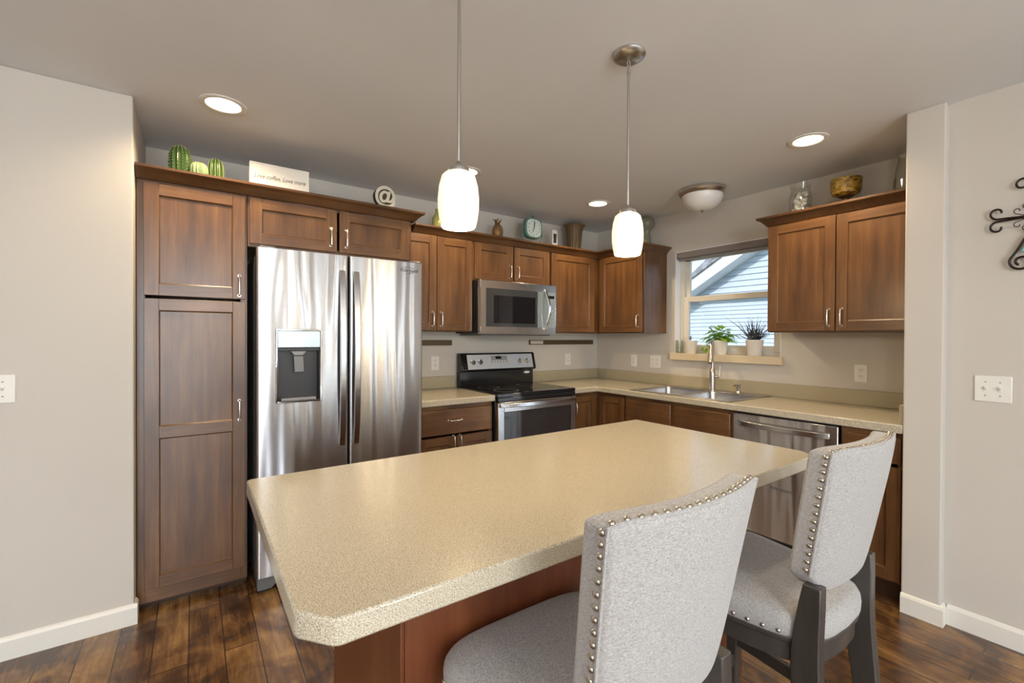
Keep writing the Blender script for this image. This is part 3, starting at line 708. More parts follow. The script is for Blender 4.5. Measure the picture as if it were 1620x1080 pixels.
od = RM(); od.box(X0+.004, X0+.055, -.668, -.626, .205, .855); od.box(X1-.055, X1-.004, -.668, -.626, .205, .855); od.box(X0+.055, X1-.055, -.668, -.626, .785, .855); od.box(X0+.055, X1-.055, -.668, -.626, .205, .285)
od = od.build('oven_door', M['steel_h'], rg, .003)
RM().box(X0+.055, X1-.055, -.664, -.630, .285, .785).build('oven_window', M['ovenglass'], od, .001)
m = RM(); secs = []
for i in range(15):
    t = i/14; x = X0+.012+(X1-X0-.024)*t; b = sin(pi*t)**.5 if 0 < t < 1 else 0; y = -.672-.035*b
    secs.append([(x, y-.012, .822), (x, y-.012, .852), (x, y+.003, .852), (x, y+.003, .822)])
m.sweep(secs); m.build('handle', M['steel'], od, .003)
RM().box(X0+.004, X1-.004, -.664, -.626, .862, .8935).build('front_trim', M['black'], rg, .004)
sd_ = RM().box(X0+.004, X1-.004, -.660, -.626, .05, .198).build('storage_drawer', M['steel_h'], rg, .004)
for x in (X0+.05, X1-.05):
    for y in (-.58, -.08): RM().lathe([(.0001, .0005), (.016, .0005), (.016, .02), (.0001, .02)], (x, y, 0), 12).build('foot', M['black_m'], rg)

# ------------------------------------------------------------------ dishwasher
dw = thing('dishwasher', 'stainless dishwasher under the counter right of the sink', 'dishwasher', (0, -1.838, 0), R_)
MB().box(.003, .603, -.570, -.02, .012, .862).build('body', M['black_m'], dw)
dd = MB().box(.006, .600, -.615, -.572, .115, .857).build('door', M['steel_wave'], dw, .005)
MB().box(.006, .600, -.545, -.535, .012, .11).build('kick_plate', M['black_m'], dw)
m = MB(); secs = []
for i in range(13):
    t = i/12; x = .040+.520*t; b = sin(pi*t)**.4 if 0 < t < 1 else 0; y = -.615-.036*b
    secs.append([(x, y-.008, .780), (x, y-.008, .812), (x, y+.005, .812), (x, y+.005, .780)])
m.sweep(secs); m.build('handle', M['steel_h'], dd, .003)
text_mesh('Whirlpool', .030, 'brand_lettering', M['logo'], dd, (.30, -.6158, .43), (RAD(90), 0, 0), .0006, .35)

# ------------------------------------------------------------------ sink, faucet, soap
sk = thing('kitchen_sink', 'double-bowl stainless sink set in the counter below the window', 'sink', (-.32, -1.39, CT))
def SM(): m = MB(); m.X = Matrix.Translation((.32, 1.39, -CT)); return m
a0, a1, b0, b1 = -.612, -.030, -.970, -1.812      # rim outline x, y
bw = [(-.565, -.150, -1.000, -1.365), (-.565, -.150, -1.405, -1.782)]
m = SM()
xs = sorted({a0, a1, -.565, -.150}); ys = sorted({b0, b1, -1.000, -1.365, -1.405, -1.782})
slab(m, xs, ys, lambda x, y: not any(q[0] < x < q[1] and q[3] < y < q[2] for q in bw), CT+.0003, CT+.006)
m.build('rim', M['sink'], sk, .002)
for q in bw:
    m = SM(); rings = []
    for (ins_, z) in [(0, CT+.004), (.004, CT-.02), (.010, CT-.155), (.022, CT-.175), (.06, CT-.182)]:
        x0, x1, y0, y1 = q[0]+ins_, q[1]-ins_, q[3]+ins_, q[2]-ins_; rr = .045; ring = []
        for (cx, cy, a) in [(x1-rr, y1-rr, 0), (x0+rr, y1-rr, 90), (x0+rr, y0+rr, 180), (x1-rr, y0+rr, 270)]:
            for k in range(5): w_ = RAD(a+22.5*k); ring.append((cx+rr*cos(w_), cy+rr*sin(w_), z))
        rings.append(ring)
    n = len(rings[0]); vs = [p for r_ in rings for p in r_]; fs = [(i*n+j, i*n+(j+1) % n, (i+1)*n+(j+1) % n, (i+1)*n+j) for i in range(4) for j in range(n)]
    fs.append(tuple(range(4*n, 5*n))); m.add(vs, fs); bo = m.build('bowl', M['sink'], sk)
    cx, cy = (q[0]+q[1])/2, (q[2]+q[3])/2
    m = SM(); m.lathe([(.0001, CT-.1815), (.030, CT-.181), (.042, CT-.179), (.044, CT-.1815)], (cx, cy, 0), 24); m.build('drain', M['chrome'], bo)
fa = thing('faucet', 'tall brushed nickel pull-down faucet behind the double-bowl sink', 'faucet', (-.088, -1.376, CT+.006), RAD(27))
MB().lathe([(.0001, 0), (.030, 0), (.030, .006), (.024, .010), (.0225, .12), (.021, .165), (.0155, .172), (.0001, .172)], seg=28).build('base', M['nickel'], fa)
m = MB(); pts = [(0, 0, .17), (0, 0, .30)]+[(-.075+.075*cos(t), 0, .33+.075*sin(t)) for t in [i*pi/10 for i in range(0, 11)]]
pts = [(0, 0, .17), (0, 0, .25), (0, 0, .315)]+[(-.078+.078*cos(i*pi/10), 0, .315+.078*sin(i*pi/10)) for i in range(1, 10)]
m.tube(pts, .0125, 14); nk = m.build('neck', M['nickel'], fa)
m = MB(); e = Vector(pts[-1]); dn = (Vector(pts[-1])-Vector(pts[-2])).normalized()
m.tube([e, e+dn*.03, e+dn*.04, e+dn*.11, e+dn*.125], [.0135, .015, .0165, .0185, .017], 16); m.build('spray_head', M['nickel'], fa)
m = MB(); m.tube([(0, 0, .110), (0, -.052, .110)], .012, 14); m.tube([(0, -.050, .112), (.002, -.054, .150), (.004, -.056, .195)], [.006, .005, .0045], 10); m.build('lever', M['nickel'], fa)
so_ = thing('soap_dispenser', 'small nickel soap dispenser on the sink deck right of the faucet', 'soap dispenser', (-.075, -1.585, CT+.006))
MB().lathe([(.0001, 0), (.022, 0), (.021, .006), (.0145, .012), (.0135, .050), (.017, .058), (.017, .066), (.0001, .068)], seg=20).build('pump_body', M['nickel'], so_)
m = MB(); m.tube([(0, 0, .062), (-.030, 0, .064), (-.055, 0, .056)], .006, 10); m.build('spout', M['nickel'], so_)

# ------------------------------------------------------------------ outlets, switches, wall strips
def outlet(label, cat, loc, rz, kind='outlet', w=.072, group=None):
    nm = 'light_switch' if kind != 'outlet' else 'wall_outlet'
    r = thing(nm, label, cat, loc, rz, group)
    MB().box(-w/2, w/2, -.006, -.0005, -.058, .058).build('cover_plate', M['plate'], r, .003)
    n = 1 if w < .1 else 2
    for i in range(n):
        m = MB(); s = MB()
        cx = 0 if n == 1 else (-.023 if i == 0 else .023)
        if kind in ('outlet', 'mixed') and not (kind == 'mixed' and i == 1):
            for z in (-.020, .020):
                m.prism([(cx+.0165*cos(a*pi/8), z+.0145*sin(a*pi/8)) for a in range(16)], -.0085, -.0061, 'y')
                for d in (-.006, .006): s.box(cx+d-.0012, cx+d+.0012, -.0092, -.0086, z-.001, z+.008)
                s.box(cx-.002, cx+.002, -.0092, -.0086, z-.010, z-.006)
        else:
            m.box(cx-.005, cx+.005, -.0085, -.0061, -.012, .012); m.add([(cx-.0035, -.0086, -.006), (cx+.0035, -.0086, -.006), (cx+.0035, -.020, .006), (cx-.0035, -.020, .006), (cx-.0035, -.0086, .008), (cx+.0035, -.0086, .008)], [(0, 1, 2, 3), (3, 2, 5, 4), (0, 3, 4), (1, 5, 2), (0, 4, 5, 1)])
            s.lathe([(.0001, 0), (.003, 0), (.003, .001), (.0001, .001)], (cx, -.0075, .030), 8, 0, 'y'); s.lathe([(.0001, 0), (.003, 0), (.003, .001), (.0001, .001)], (cx, -.0075, -.030), 8, 0, 'y')
        pr_ = m.build('receptacle' if kind == 'outlet' else 'toggle', M['plate'], r)
        s.build('slots' if kind == 'outlet' else 'screws', M['slot'] if kind == 'outlet' else M['gray_plastic'], pr_)
    return r
outlet('white outlet on the wall between refrigerator and stove', 'outlet', (-1.868, 0, 1.122), 0)
outlet('white outlet on the stove wall just right of the range', 'outlet', (-.411, 0, 1.118), 0)
outlet('narrow white outlet plate nearest the corner on the sink wall', 'outlet', (0, -.503, 1.117), R_)
outlet('square white double plate between the corner outlet and the faucet', 'outlet', (0, -.755, 1.116), R_, 'outlet', .116)
outlet('white outlet above the backsplash under the right upper cabinet', 'outlet', (0, -2.348, 1.117), R_)
outlet('white switch plate on the pale left wall, cut by the frame', 'switch', (-4.118, YL, 1.117), 0, 'switch')
outlet('white double light switch plate on the right wall under the iron cross', 'switch', (XD, -3.023, 1.12), R_, 'switch', .118)
def strip(x0, x1, label):
    r = thing('wall_strip', label, 'wall strip', ((x0+x1)/2, 0, 1.289)); L = (x1-x0)/2
    MB().box(-L, L, -.018, -.0005, -.022, .022).build('channel', M['strip'], r, .003)
    MB().box(-L+.010, -L+.16, -.021, -.0185, -.016, .016).build('end_cover', M['galv'], r, .002)
strip(-2.27, -1.720, 'brown metal strip on the wall between refrigerator and stove'); strip(-.905, -.070, 'long brown metal strip on the wall right of the stove')

# ------------------------------------------------------------------ lights fitted to the ceiling
def downlight(x, y, label, e=34):
    r = thing('recessed_light', label, 'ceiling light', (x, y, CEIL), 0)
    MB().lathe([(.098, -.0005), (.098, -.004), (.090, -.008), (.074, -.006), (.070, -.0005)], seg=40).build('trim_ring', M['cream'], r)
    MB().lathe([(.0001, -.0035), (.040, -.004), (.070, -.0032), (.070, -.0008), (.0001, -.0008)], seg=32).build('lens', M['lens'], r)
    light('recessed_lamp', 'SPOT', (x, y, CEIL-.02), e, (1, .76, .47), (0, 0, 0), .06, spot=150)
downlight(-3.365, -.845, 'lit recessed ceiling light above the pantry, nearest the left wall')
downlight(-.707, -2.310, 'lit recessed ceiling light in front of the right upper cabinet')
downlight(-.776, -.769, 'lit recessed ceiling light near the kitchen corner')
downlight(-2.000, -.757, 'lit recessed ceiling light partly hidden behind the left pendant')
dl_ = thing('dome_light', 'unlit frosted dome ceiling light with nickel rim above the sink', 'ceiling light', (-.41, -1.479, CEIL))
MB().lathe([(.0001, -.0005), (.150, -.0005), (.163, -.008), (.166, -.026), (.155, -.046), (.148, -.050), (.143, -.046), (.0001, -.040)], seg=48).build('rim', M['nickel'], dl_)
MB().lathe([(.143, -.047), (.141, -.070), (.125, -.105), (.090, -.138), (.045, -.153), (.0001, -.156)], seg=48).build('glass_bowl', M['dome'], dl_)
MB().lathe([(.0001, -.155), (.012, -.157), (.007, -.163), (.009, -.168), (.0001, -.176)], seg=16).build('finial', M['nickel'], dl_)
def pendant():
    r = thing('pendant_light', 'opal glass pendant with a nickel rod, hanging left over the island', 'pendant light', (-2.847, -2.239, CEIL))
    MB().lathe([(.0001, -.0005), (.062, -.0005), (.0645, -.006), (.060, -.014), (.052, -.018), (.040, -.024), (.0001, -.026)], seg=40).build('canopy', M['rod'], r)
    m = MB(); m.tube([(.008*cos(t), 0, -.038+.012*sin(t)) for t in [i*pi/8 for i in range(16)]], .002, 8, closed=True); m.tube([(0, .006*cos(t), -.056+.010*sin(t)) for t in [i*pi/8 for i in range(16)]], .002, 8, closed=True)
    m.build('chain_link', M['rod'], r)
    m = MB(); m.tube([(0, 0, -.064), (0, 0, -.078)], .0085, 12); m.tube([(0, 0, -.070), (0, 0, -.600)], .0052, 12); m.build('rod', M['rod'], r)
    MB().lathe([(.0001, -.585), (.008, -.586), (.012, -.594), (.029, -.604), (.032, -.612), (.032, -.6185), (.0001, -.6185)], seg=28).build('socket_cap', M['rod'], r)
    prof = [(.0300, -.619), (.040, -.6215), (.049, -.630), (.0570, -.660), (.0605, -.695), (.0600, -.725), (.0560, -.755), (.0510, -.777), (.0470, -.780), (.0470, -.7765), (.0520, -.752), (.0565, -.725), (.0570, -.695), (.0535, -.660), (.046, -.633), (.030, -.6225)]
    MB().lathe(prof, seg=40).build('glass_shade', M['shade'], r)
    MB().ball((0, 0, -.700), .024, sz=1.3).build('bulb', M['lens'], r)
    return r
p1 = pendant(); p2 = copy_tree(p1, None, (-2.107, -2.239, CEIL)); p2['label'] = 'opal glass pendant with a nickel rod, hanging nearer the sink window'
for p in (p1, p2): light('pendant_lamp', 'POINT', (p.location.x, p.location.y, CEIL-.800), 7, (1, .78, .48), size=.04)

# ------------------------------------------------------------------ bar stools
def make_stool():
    r = thing('bar_stool', 'x', 'bar stool', (0, 0, 0))
    def outline(s=1.0, n=56):
        pts = []
        for i in range(n):
            a = 2*pi*i/n; ca, sa = cos(a), sin(a); e = .42
            x = math.copysign(abs(ca)**e, ca); y = math.copysign(abs(sa)**e, sa)
            hw = .205+.038*(y+1)/2*1.0 if y > -1 else .205
            hw = .178+.078*((y+1)/2)
            yy = y*.220 - (.022*(1-x*x) if y < 0 else -.008*(1-x*x))
            pts.append((x*hw*s, yy*s))
        return pts
    # cushion
    m = MB(); rings = []
    for s, z in [(.985, .592), (1.005, .600), (1.010, .618), (1.002, .634), (.975, .646), (.91, .655), (.74, .661), (.45, .664), (.2, .666)]:
        rings.append([(x, y, z) for x, y in outline(s)])
    m.sweep(rings); cu = m.build('seat_cushion', M['fabric'], r)
    m = MB(); m.sweep([[(x, y, .528) for x, y in outline(.955)], [(x, y, .578) for x, y in outline(.955)], [(x, y, .5785) for x, y in outline(.99)], [(x, y, .5915) for x, y in outline(.99)]])
    m.build('seat_frame', M['stoolwood'], r, .002)
    def leg(path, wx, wy):
        m = MB(); secs = []
        for (x, y, z), a, b in zip(path, wx, wy): secs.append([(x-a/2, y-b/2, z), (x+a/2, y-b/2, z), (x+a/2, y+b/2, z), (x-a/2, y+b/2, z)])
        m.sweep(secs); return m.build('leg', M['stoolwood'], r, .003)
    for s in (-1, 1):
        leg([(s*.205, .190, .0005), (s*.210, .188, .30), (s*.212, .182, .527)], [.030, .038, .044], [.030, .038, .044])
        zz = [0.0005, .12, .26, .40, .50, .57, .63, .69, .742]
        leg([(s*(.168-.012*max(0, z-.45)/.30), -.210-.085*((max(0, .55-z)/.55)**1.5)-.012*(max(0, z-.60)/.14), z) for z in zz], [.034]*9, [.040, .046, .054, .062, .066, .064, .058, .050, .040])
    m = MB(); m.box(-.203, .203, .176, .198, .16, .205); m.build('footrest', M['stoolwood'], r, .003)
    for s in (-1, 1):
        m = MB(); m.sweep([[(s*.170-.010, -.235, .235), (s*.170+.010, -.235, .235), (s*.170+.010, -.235, .275), (s*.170-.010, -.235, .275)], [(s*.207-.010, .18, .235), (s*.207+.010, .18, .235), (s*.207+.010, .18, .275), (s*.207-.010, .18, .275)]]); m.build('stretcher', M['stoolwood'], r, .003)
    m = MB(); m.box(-.168, .168, -.252, -.230, .30, .34); m.build('stretcher', M['stoolwood'], r, .003)
    # backrest: curved pad
    ZB, ZT = .715, 1.084; TH = .056
    def hw(v): return .171+.028*v
    def base_y(v): return -.187-.070*v
    def surf(u, v, d):   # d: 0 front .. 1 rear
        w_ = hw(v); zb = ZB+.050*max(0, (abs(u)-.5)/.5)**2.6; z = zb+(ZT-zb)*v - .008*abs(u)**10*max(0, v-.8)/.2
        y = base_y(v)-TH*d+.036*u*u*(.6+.4*v)-.0
        y += (.006*(1-u**4)*(1-(2*v-1)**4))*(1 if d < .5 else -1)
        return (u*w_, y, z)
    nu, nv = 24, 16; vs = []; fs = []
    us = [-1+2*i/nu for i in range(nu+1)]; vv = [j/nv for j in range(nv+1)]
    def rnd(u, v, d): return surf(u, v, d)
    vid = {}
    def V(i, j, d):
        k = (i, j, d)
        if k not in vid: vid[k] = len(vs); vs.append(surf(us[i], vv[j], d))
        return vid[k]
    for i in range(nu):
        for j in range(nv):
            fs.append((V(i, j, 0), V(i, j+1, 0), V(i+1, j+1, 0), V(i+1, j, 0))); fs.append((V(i, j, 1), V(i+1, j, 1), V(i+1, j+1, 1), V(i, j+1, 1)))
    for i in range(nu):
        for j in (0, nv):
            q = (V(i, j, 0), V(i+1, j, 0), V(i+1, j, 1), V(i, j, 1)); fs.append(q if j == 0 else q[::-1])
    for j in range(nv):
        for i in (0, nu):
            q = (V(i, j, 0), V(i, j, 1), V(i, j+1, 1), V(i, j+1, 0)); fs.append(q if i == 0 else q[::-1])
    m = MB(); m.add(vs, fs); bk = m.build('backrest', M['fabric'], r, .009, seg=4)
    # welt along rear edge
    m = MB(); loop = [surf(-1, v/20, .93) for v in range(0, 21)]+[surf(u/12-1, 1, .93) for u in range(1, 24)]+[surf(1, 1-v/20, .93) for v in range(0, 21)]
    cx = lambda p: (p[0]*1.002, p[1], p[2]+(.0005 if p[2] > 1.0 else 0))
    m.tube([cx(p) for p in loop], .0030, 6); m.build('welt', M['fabric'], bk)
    # nailheads
    nm = MB(); nm.lathe([(.0001, .0042), (.0030, .0036), (.0052, .0018), (.0058, 0), (.0001, 0)], seg=10); proto = nm.build('nailhead', M['nail'], bk); first = [True]
    def nail(p, n, par):
        o = proto if first[0] else proto.copy()
        if not first[0]: C.objects.link(o)
        first[0] = False; o.parent = par; o.location = p; o.rotation_euler = Vector(n).to_track_quat('Z', 'Y').to_euler()
    for s in (-1, 1):
        for k in range(15):
            v = .04+.93*k/14; p = surf(s, v, .74); nail((p[0]+s*.0003, p[1], p[2]), (s, -.1, -.05), bk)
    for k in range(17):
        u = -.93+1.86*k/16; p = surf(u, 1, .74); nail((p[0], p[1], p[2]+.0003), (0, -.1, 1), bk)
    ol = outline(1.008, 56)
    per = [Vector((x, y, 0)) for x, y in ol]; acc = 0; last = None; cnt = 0
    for i in range(56):
        p, q = per[i], per[(i+1) % 56]; seg_l = (q-p).length; t = 0
        while acc+seg_l-t >= .036:
            t += .036-acc; acc = 0; c = p+(q-p)*(t/seg_l)
            tn = (q-p).normalized(); n = Vector((tn.y, -tn.x, 0))
            if abs(c.x) < .17 and c.y < 0 or cnt > 44: continue
            nail((c.x, c.y, .604), tuple(n), cu); cnt += 1
        acc += seg_l-t
    return r
s1 = make_stool(); s1.location = (-2.815, -2.725, 0); s1.rotation_euler = (0, 0, RAD(-.5)); s1['label'] = 'nailhead-trimmed linen bar stool nearer the camera, tucked under the island'
s2 = copy_tree(s1, None, (-2.094, -2.740, 0), RAD(-1)); s2['label'] = 'nailhead-trimmed linen bar stool farther right, nearer the dishwasher'

# ------------------------------------------------------------------ decor on the cabinets
TZ = UT+.0455    # not used for boxes directly: moulding top
TC1 = 2.1497         # cabinet tops
def shelf_top(o): return o
def cactus(x, y, r_, h, label, m_body, ribs=12, spikes=False):
    r = thing('ceramic_cactus', label, 'cactus figurine', (x, y, TC1+.0005))
    prof = [(.0001, 0), (r_*.80, 0), (r_*.95, h*.12), (r_, h*.45), (r_*.95, h*.70), (r_*.75, h*.88), (r_*.40, h*.98), (.0001, h)]
    # refine
    pr = []
    for i in range(len(prof)-1):
        for k in range(3): t = k/3; pr.append((prof[i][0]*(1-t)+prof[i+1][0]*t, prof[i][1]*(1-t)+prof[i+1][1]*t))
    pr.append(prof[-1])
    MB().lathe(pr, seg=ribs*6, fn=lambda a, z: 1-.13*(.5-.5*cos(ribs*a))).build('body', m_body, r)
    m = MB()
    for k in range(ribs):
        a = 2*pi*k/ribs
        if spikes:
            for i in range(2, len(pr)-2): m.ball((pr[i][0]*cos(a), pr[i][0]*sin(a), pr[i][1]), .0028, seg=6)
        else: m.tube([(p[0]*1.0*cos(a), p[0]*sin(a), p[1]) for p in pr[1:-1]], .0016, 5)
    m.build('spines', M['cactus_rib'], r)
cactus(-3.537, -.53, .049, .158, 'tall round green ceramic cactus on the pantry cabinet', M['cactus_d'], 14, True)
cactus(-3.458, -.585, .038, .074, 'low pale green ceramic cactus between the two darker ones', M['cactus_l'], 14)
cactus(-3.384, -.52, .038, .130, 'medium green ceramic cactus nearest the wooden sign', M['cactus_d'], 11)
sg = thing('wooden_sign', 'cream block sign with handwritten words on the cabinet top', 'sign', (-3.082, -.545, TC1+.0005))
MB().box(-.150, .150, 0, .038, 0, .149).build('board', M['cream'], sg, .002)
m = MB(); m.box(-.150, .150, -.004, -.0005, .0, .006); m.box(-.150, .150, -.004, -.0005, .143, .149); m.box(-.150, -.144, -.004, -.0005, .006, .143); m.box(.144, .150, -.004, -.0005, .006, .143); m.build('frame_edge', M['trim'], sg)
text_mesh('Love coffee, Love more', .034, 'lettering', M['ink'], sg, (0, -.0006, .076), (RAD(90), 0, 0), .0004, .4, .80, 0)
at = thing('at_sign_decor', 'round cream and dark at-symbol block on the cabinet top', 'ornament', (-2.470, -.50, TC1+.0005))
m = MB(); m.lathe([(.0001, 0), (.066, 0), (.066, .045), (.0001, .045)], (0, -.045/2, .0990), 40, 0, 'y'); 
m.v = [(x, y, z) for x, y, z in m.v]; m.build('drum', M['olive'], at, .002)
m = MB(); ring = [(.0655, -.0005), (.0655, -.006), (.058, -.006), (.058, -.0005)]; m.lathe([(.0655, 0), (.0655, -.008), (.0585, -.008), (.0585, 0), (.0655, 0)], (0, -.0230, .0990), 40, 0, 'y'); m.build('raised_rim', M['galv'], at)
tx = text_mesh('@', .135, 'symbol', M['galv'], at, (0, -.0255, .1000), (RAD(90), 0, 0), .003, 0, 1, .0035)
MB().lathe([(.0001, 0), (.045, 0), (.045, .006), (.012, .010), (.012, .0335), (.0001, .0335)], (0, 0, 0), 20).build('stand', M['olive'], at)

pa = thing('pineapple_figurine', 'small bronze pineapple on the corner cabinets left of the clock', 'ornament', (-1.436, -.27, TC1+.0005))
pa.scale = (.86, .86, .82)
MB().lathe([(.0001, 0), (.034, 0), (.048, .03), (.054, .065), (.050, .10), (.036, .135), (.020, .150), (.0001, .152)], seg=36, fn=lambda a, z: 1+.035*cos(9*a+z*180)).build('fruit', M['bronze'], pa)
m = MB()
for k in range(12):
    a = 2*pi*k/12; rr = .050 if k % 2 else .034; hh = .172+.016*(k % 3)
    m.add([(.016*cos(a-.5), .016*sin(a-.5), .146), (.016*cos(a+.5), .016*sin(a+.5), .146), (rr*.7*cos(a+.4), rr*.7*sin(a+.4), hh-.012), (rr*cos(a), rr*sin(a), hh), (rr*.7*cos(a-.4), rr*.7*sin(a-.4), hh-.012), (.004*cos(a), .004*sin(a), .15)], [(0, 1, 2, 3, 4), (0, 4, 5), (1, 5, 2), (5, 4, 3, 2)])
m.build('crown_leaves', M['bronze'], pa)
ck = thing('clock', 'teal square vintage clock standing on the corner cabinets', 'clock', (-1.075, -.27, TC1+.0005))
ck.scale = (.93, .93, .91)
def rsq(h, e, n=40, z=0): return [(math.copysign(abs(cos(2*pi*i/n))**e, cos(2*pi*i/n))*h, z+math.copysign(abs(sin(2*pi*i/n))**e, sin(2*pi*i/n))*h) for i in range(n)]
MB().prism(rsq(.098, .62, z=.150), -.028, .022, 'y').build('case', M['teal'], ck, .006)
dc = MB().prism(rsq(.083, .64, z=.150), -.031, -.0285, 'y').build('dial', M['dial'], ck)
m = MB(); m.prism([(.002, .150), (.010, .205), (.006, .214), (-.002, .205), (-.006, .150)], -.034, -.0315, 'y'); m.prism([(.004, .155), (-.014, .112), (-.020, .110), (-.006, .150)], -.034, -.0315, 'y'); m.build('hands', M['ink'], dc)
for k in range(12):
    a = pi/2-2*pi*k/12; text_mesh(str(12 if k == 0 else k), .022, 'numeral', M['ink'], dc, (.066*cos(a), -.0315, .150+.066*sin(a)), (RAD(90), 0, 0), .0004)
m = MB(); m.lathe([(.0001, .247), (.006, .247), (.006, .262), (.015, .265), (.013, .278), (.0001, .284)], (0, 0, 0), 16); m.build('winder', M['teal'], ck)
m = MB(); m.tube([(-.112, .0, .15), (-.118, .0, .09), (-.100, 0, .030), (-.070, 0, .008), (.070, 0, .008), (.100, 0, .030), (.118, 0, .09), (.112, 0, .15)], .006, 8); m.tube([(-.07, -.03, .006), (-.07, .04, .006)], .006, 8); m.tube([(.07, -.03, .006), (.07, .04, .006)], .006, 8); m.tube([(-.112, 0, .15), (-.095, 0, .15)], .006, 8); m.tube([(.112, 0, .15), (.095, 0, .15)], .006, 8); m.build('stand', M['teal'], ck)
pf = thing('picture_card', 'small white framed card with a dark picture beside the fluted pot', 'picture', (-.822, -.27, TC1+.0005))
MB().box(-.030, .030, -.008, .008, 0, .158).build('frame', M['cream'], pf, .002)
MB().box(-.018, .018, -.0105, -.0085, .040, .125).build('picture', M['slot'], pf)
bk_ = thing('fluted_pot', 'brown fluted flared pot at the corner end of the cabinets', 'pot', (-.520, -.205, TC1+.0005))
bk_.scale = (.98, .98, .97)
MB().lathe([(.0001, 0), (.055, 0), (.062, .02), (.068, .10), (.076, .20), (.092, .245), (.108, .262), (.106, .266), (.090, .258), (.070, .20), (.060, .02), (.0001, .012)], seg=72, fn=lambda a, z: 1+(.03*cos(18*a) if z < .24 else .0)).build('body', M['fluted'], bk_)
vs_ = thing('glazed_vase', 'grey-green round-topped vase half hidden behind the right pendant', 'vase', (-.170, -.775, TC1+.0005))
vs_.scale = (.9, .9, .86)
MB().lathe([(.0001, 0), (.040, 0), (.050, .03), (.046, .09), (.034, .14), (.048, .18), (.078, .215), (.085, .25), (.076, .285), (.05, .31), (.028, .314), (.028, .305), (.0001, .30)], seg=36).build('body', M['vasegrey'], vs_)
bt = thing('green_bottle', 'small olive green glass jar mostly hidden behind the left pendant', 'bottle', (-1.975, -.27, TC1+.0005))
MB().lathe([(.0001, 0), (.040, 0), (.044, .03), (.040, .09), (.022, .12), (.018, .15), (.022, .154), (.0001, .154)], seg=24).build('body', P('olive_glass', (.30, .30, .10), .2), bt)

jr = thing('shell_jar', 'clear glass jar full of pale seashells on the right cabinet', 'jar', (-.215, -2.070, TC1+.0005))
jr.scale = (.92, .92, 1.1)
MB().lathe([(.0001, 0), (.064, 0), (.068, .006), (.070, .05), (.074, .10), (.066, .135), (.058, .152), (.066, .178), (.070, .190)], seg=36).build('glass', M['clear'], jr)
for i in range(60):
    o = MB(); rr = random.uniform(.014, .021); o.lathe([(.0001, 0), (rr, .002), (rr*.9, .006), (rr*.5, .012), (.0001, .015)], seg=10, fn=lambda a, z: .85+.15*cos(a)+.06*cos(5*a))
    a = random.uniform(0, 2*pi); q = .046*math.sqrt(random.random()); z = .012+.140*(i/60)
    s = o.build('seashell', M['shell'] if i % 4 else M['shell_d'], None); s.location = (-.215+q*cos(a), -2.070+q*sin(a), TC1+z); s.rotation_euler = (random.uniform(0, 6), random.uniform(0, 6), random.uniform(0, 6))
    tag(s, 'pale seashell heaped with others inside the clear glass jar', 'seashell', 'seashells in the glass jar')
bo_ = thing('amber_bowl', 'amber footed glass bowl in the middle of the right cabinet', 'bowl', (-.215, -2.328, TC1+.0005))
bo_.scale = (.93, .93, .82)
MB().lathe([(.0001, .080), (.050, .080), (.078, .096), (.086, .125), (.089, .205), (.083, .205), (.080, .125), (.05, .095), (.0001, .09)], seg=40, fn=lambda a, z: 1+.012*cos(16*a)).build('bowl', M['amber'], bo_)
MB().lathe([(.0001, .0005), (.045, .0005), (.047, .008), (.020, .016), (.015, .060), (.045, .0795), (.0001, .0798)], seg=32).build('foot', M['bronze_d'], bo_)
gj = thing('glass_jug', 'clear glass jug on the right cabinet beside the wall stub', 'jug', (-.215, -2.625, TC1+.0005))
gj.scale = (.9, .9, .82)
MB().lathe([(.0001, 0), (.072, 0), (.076, .006), (.072, .10), (.058, .20), (.046, .25), (.052, .275), (.050, .276), (.044, .25), (.056, .20), (.069, .10), (.070, .01), (.0001, .008)], seg=36).build('body', M['clear'], gj)
m = MB(); m.tube([(.02, -.050, .245), (.02, -.085, .235), (.02, -.090, .18), (.02, -.066, .12)], .006, 8); m.build('handle', M['clear'], gj)

# ------------------------------------------------------------------ sill plants
def pot(x, y, label, name, rt=.062, h=.118):
    r = thing(name, label, 'potted plant', (x, y, WZ0+.0003))
    MB().lathe([(.0001, 0), (rt*.72, 0), (rt*.75, .004), (rt*.98, h-.012), (rt, h-.010), (rt, h), (rt*.92, h), (rt*.88, h-.02), (.0001, h-.02)], seg=36).build('pot', M['pot'], r)
    MB().lathe([(.0001, h-.0195), (rt*.87, h-.0195), (rt*.87, h-.012), (.0001, h-.010)], seg=20).build('soil', M['soil'], r)
    return r
def leaf(m, base, dirv, L, Wd, droop=.3):
    d = Vector(dirv).normalized(); side = d.cross(Vector((0, 0, 1))); side = side.normalized() if side.length > .01 else Vector((1, 0, 0)); up = side.cross(d).normalized()
    n = 6; vs = []; 
    for i in range(n+1):
        t = i/n; w_ = Wd*math.sin(pi*min(1, t*.92+.06))**.8*(1-t*.25) if t < 1 else .0005
        c = Vector(base)+d*L*t-Vector((0, 0, 1))*droop*L*t*t
        vs += [tuple(c-side*w_+up*.15*w_), tuple(c-up*.12*w_), tuple(c+side*w_+up*.15*w_)]
    fs = []
    for i in range(n): k = i*3; fs += [(k, k+1, k+4, k+3), (k+1, k+2, k+5, k+4)]
    m.add(vs, fs)
p = pot(.005, -1.115, 'nearly bare white pot at the left end of the window sill', 'potted_plant', .058, .112)
m = MB(); m.tube([(0, 0, .095), (.005, .004, .125), (.002, -.006, .150)], .003, 6)
for k in range(5): a = k*1.3; leaf(m, (.003*cos(a), .003*sin(a), .118+.006*k), (cos(a), sin(a), .9), .030, .006)
m.build('stem', M['spike'], p)
p = pot(.005, -1.385, 'white pot with bright green leafy pothos behind the faucet', 'potted_plant', .062, .115)
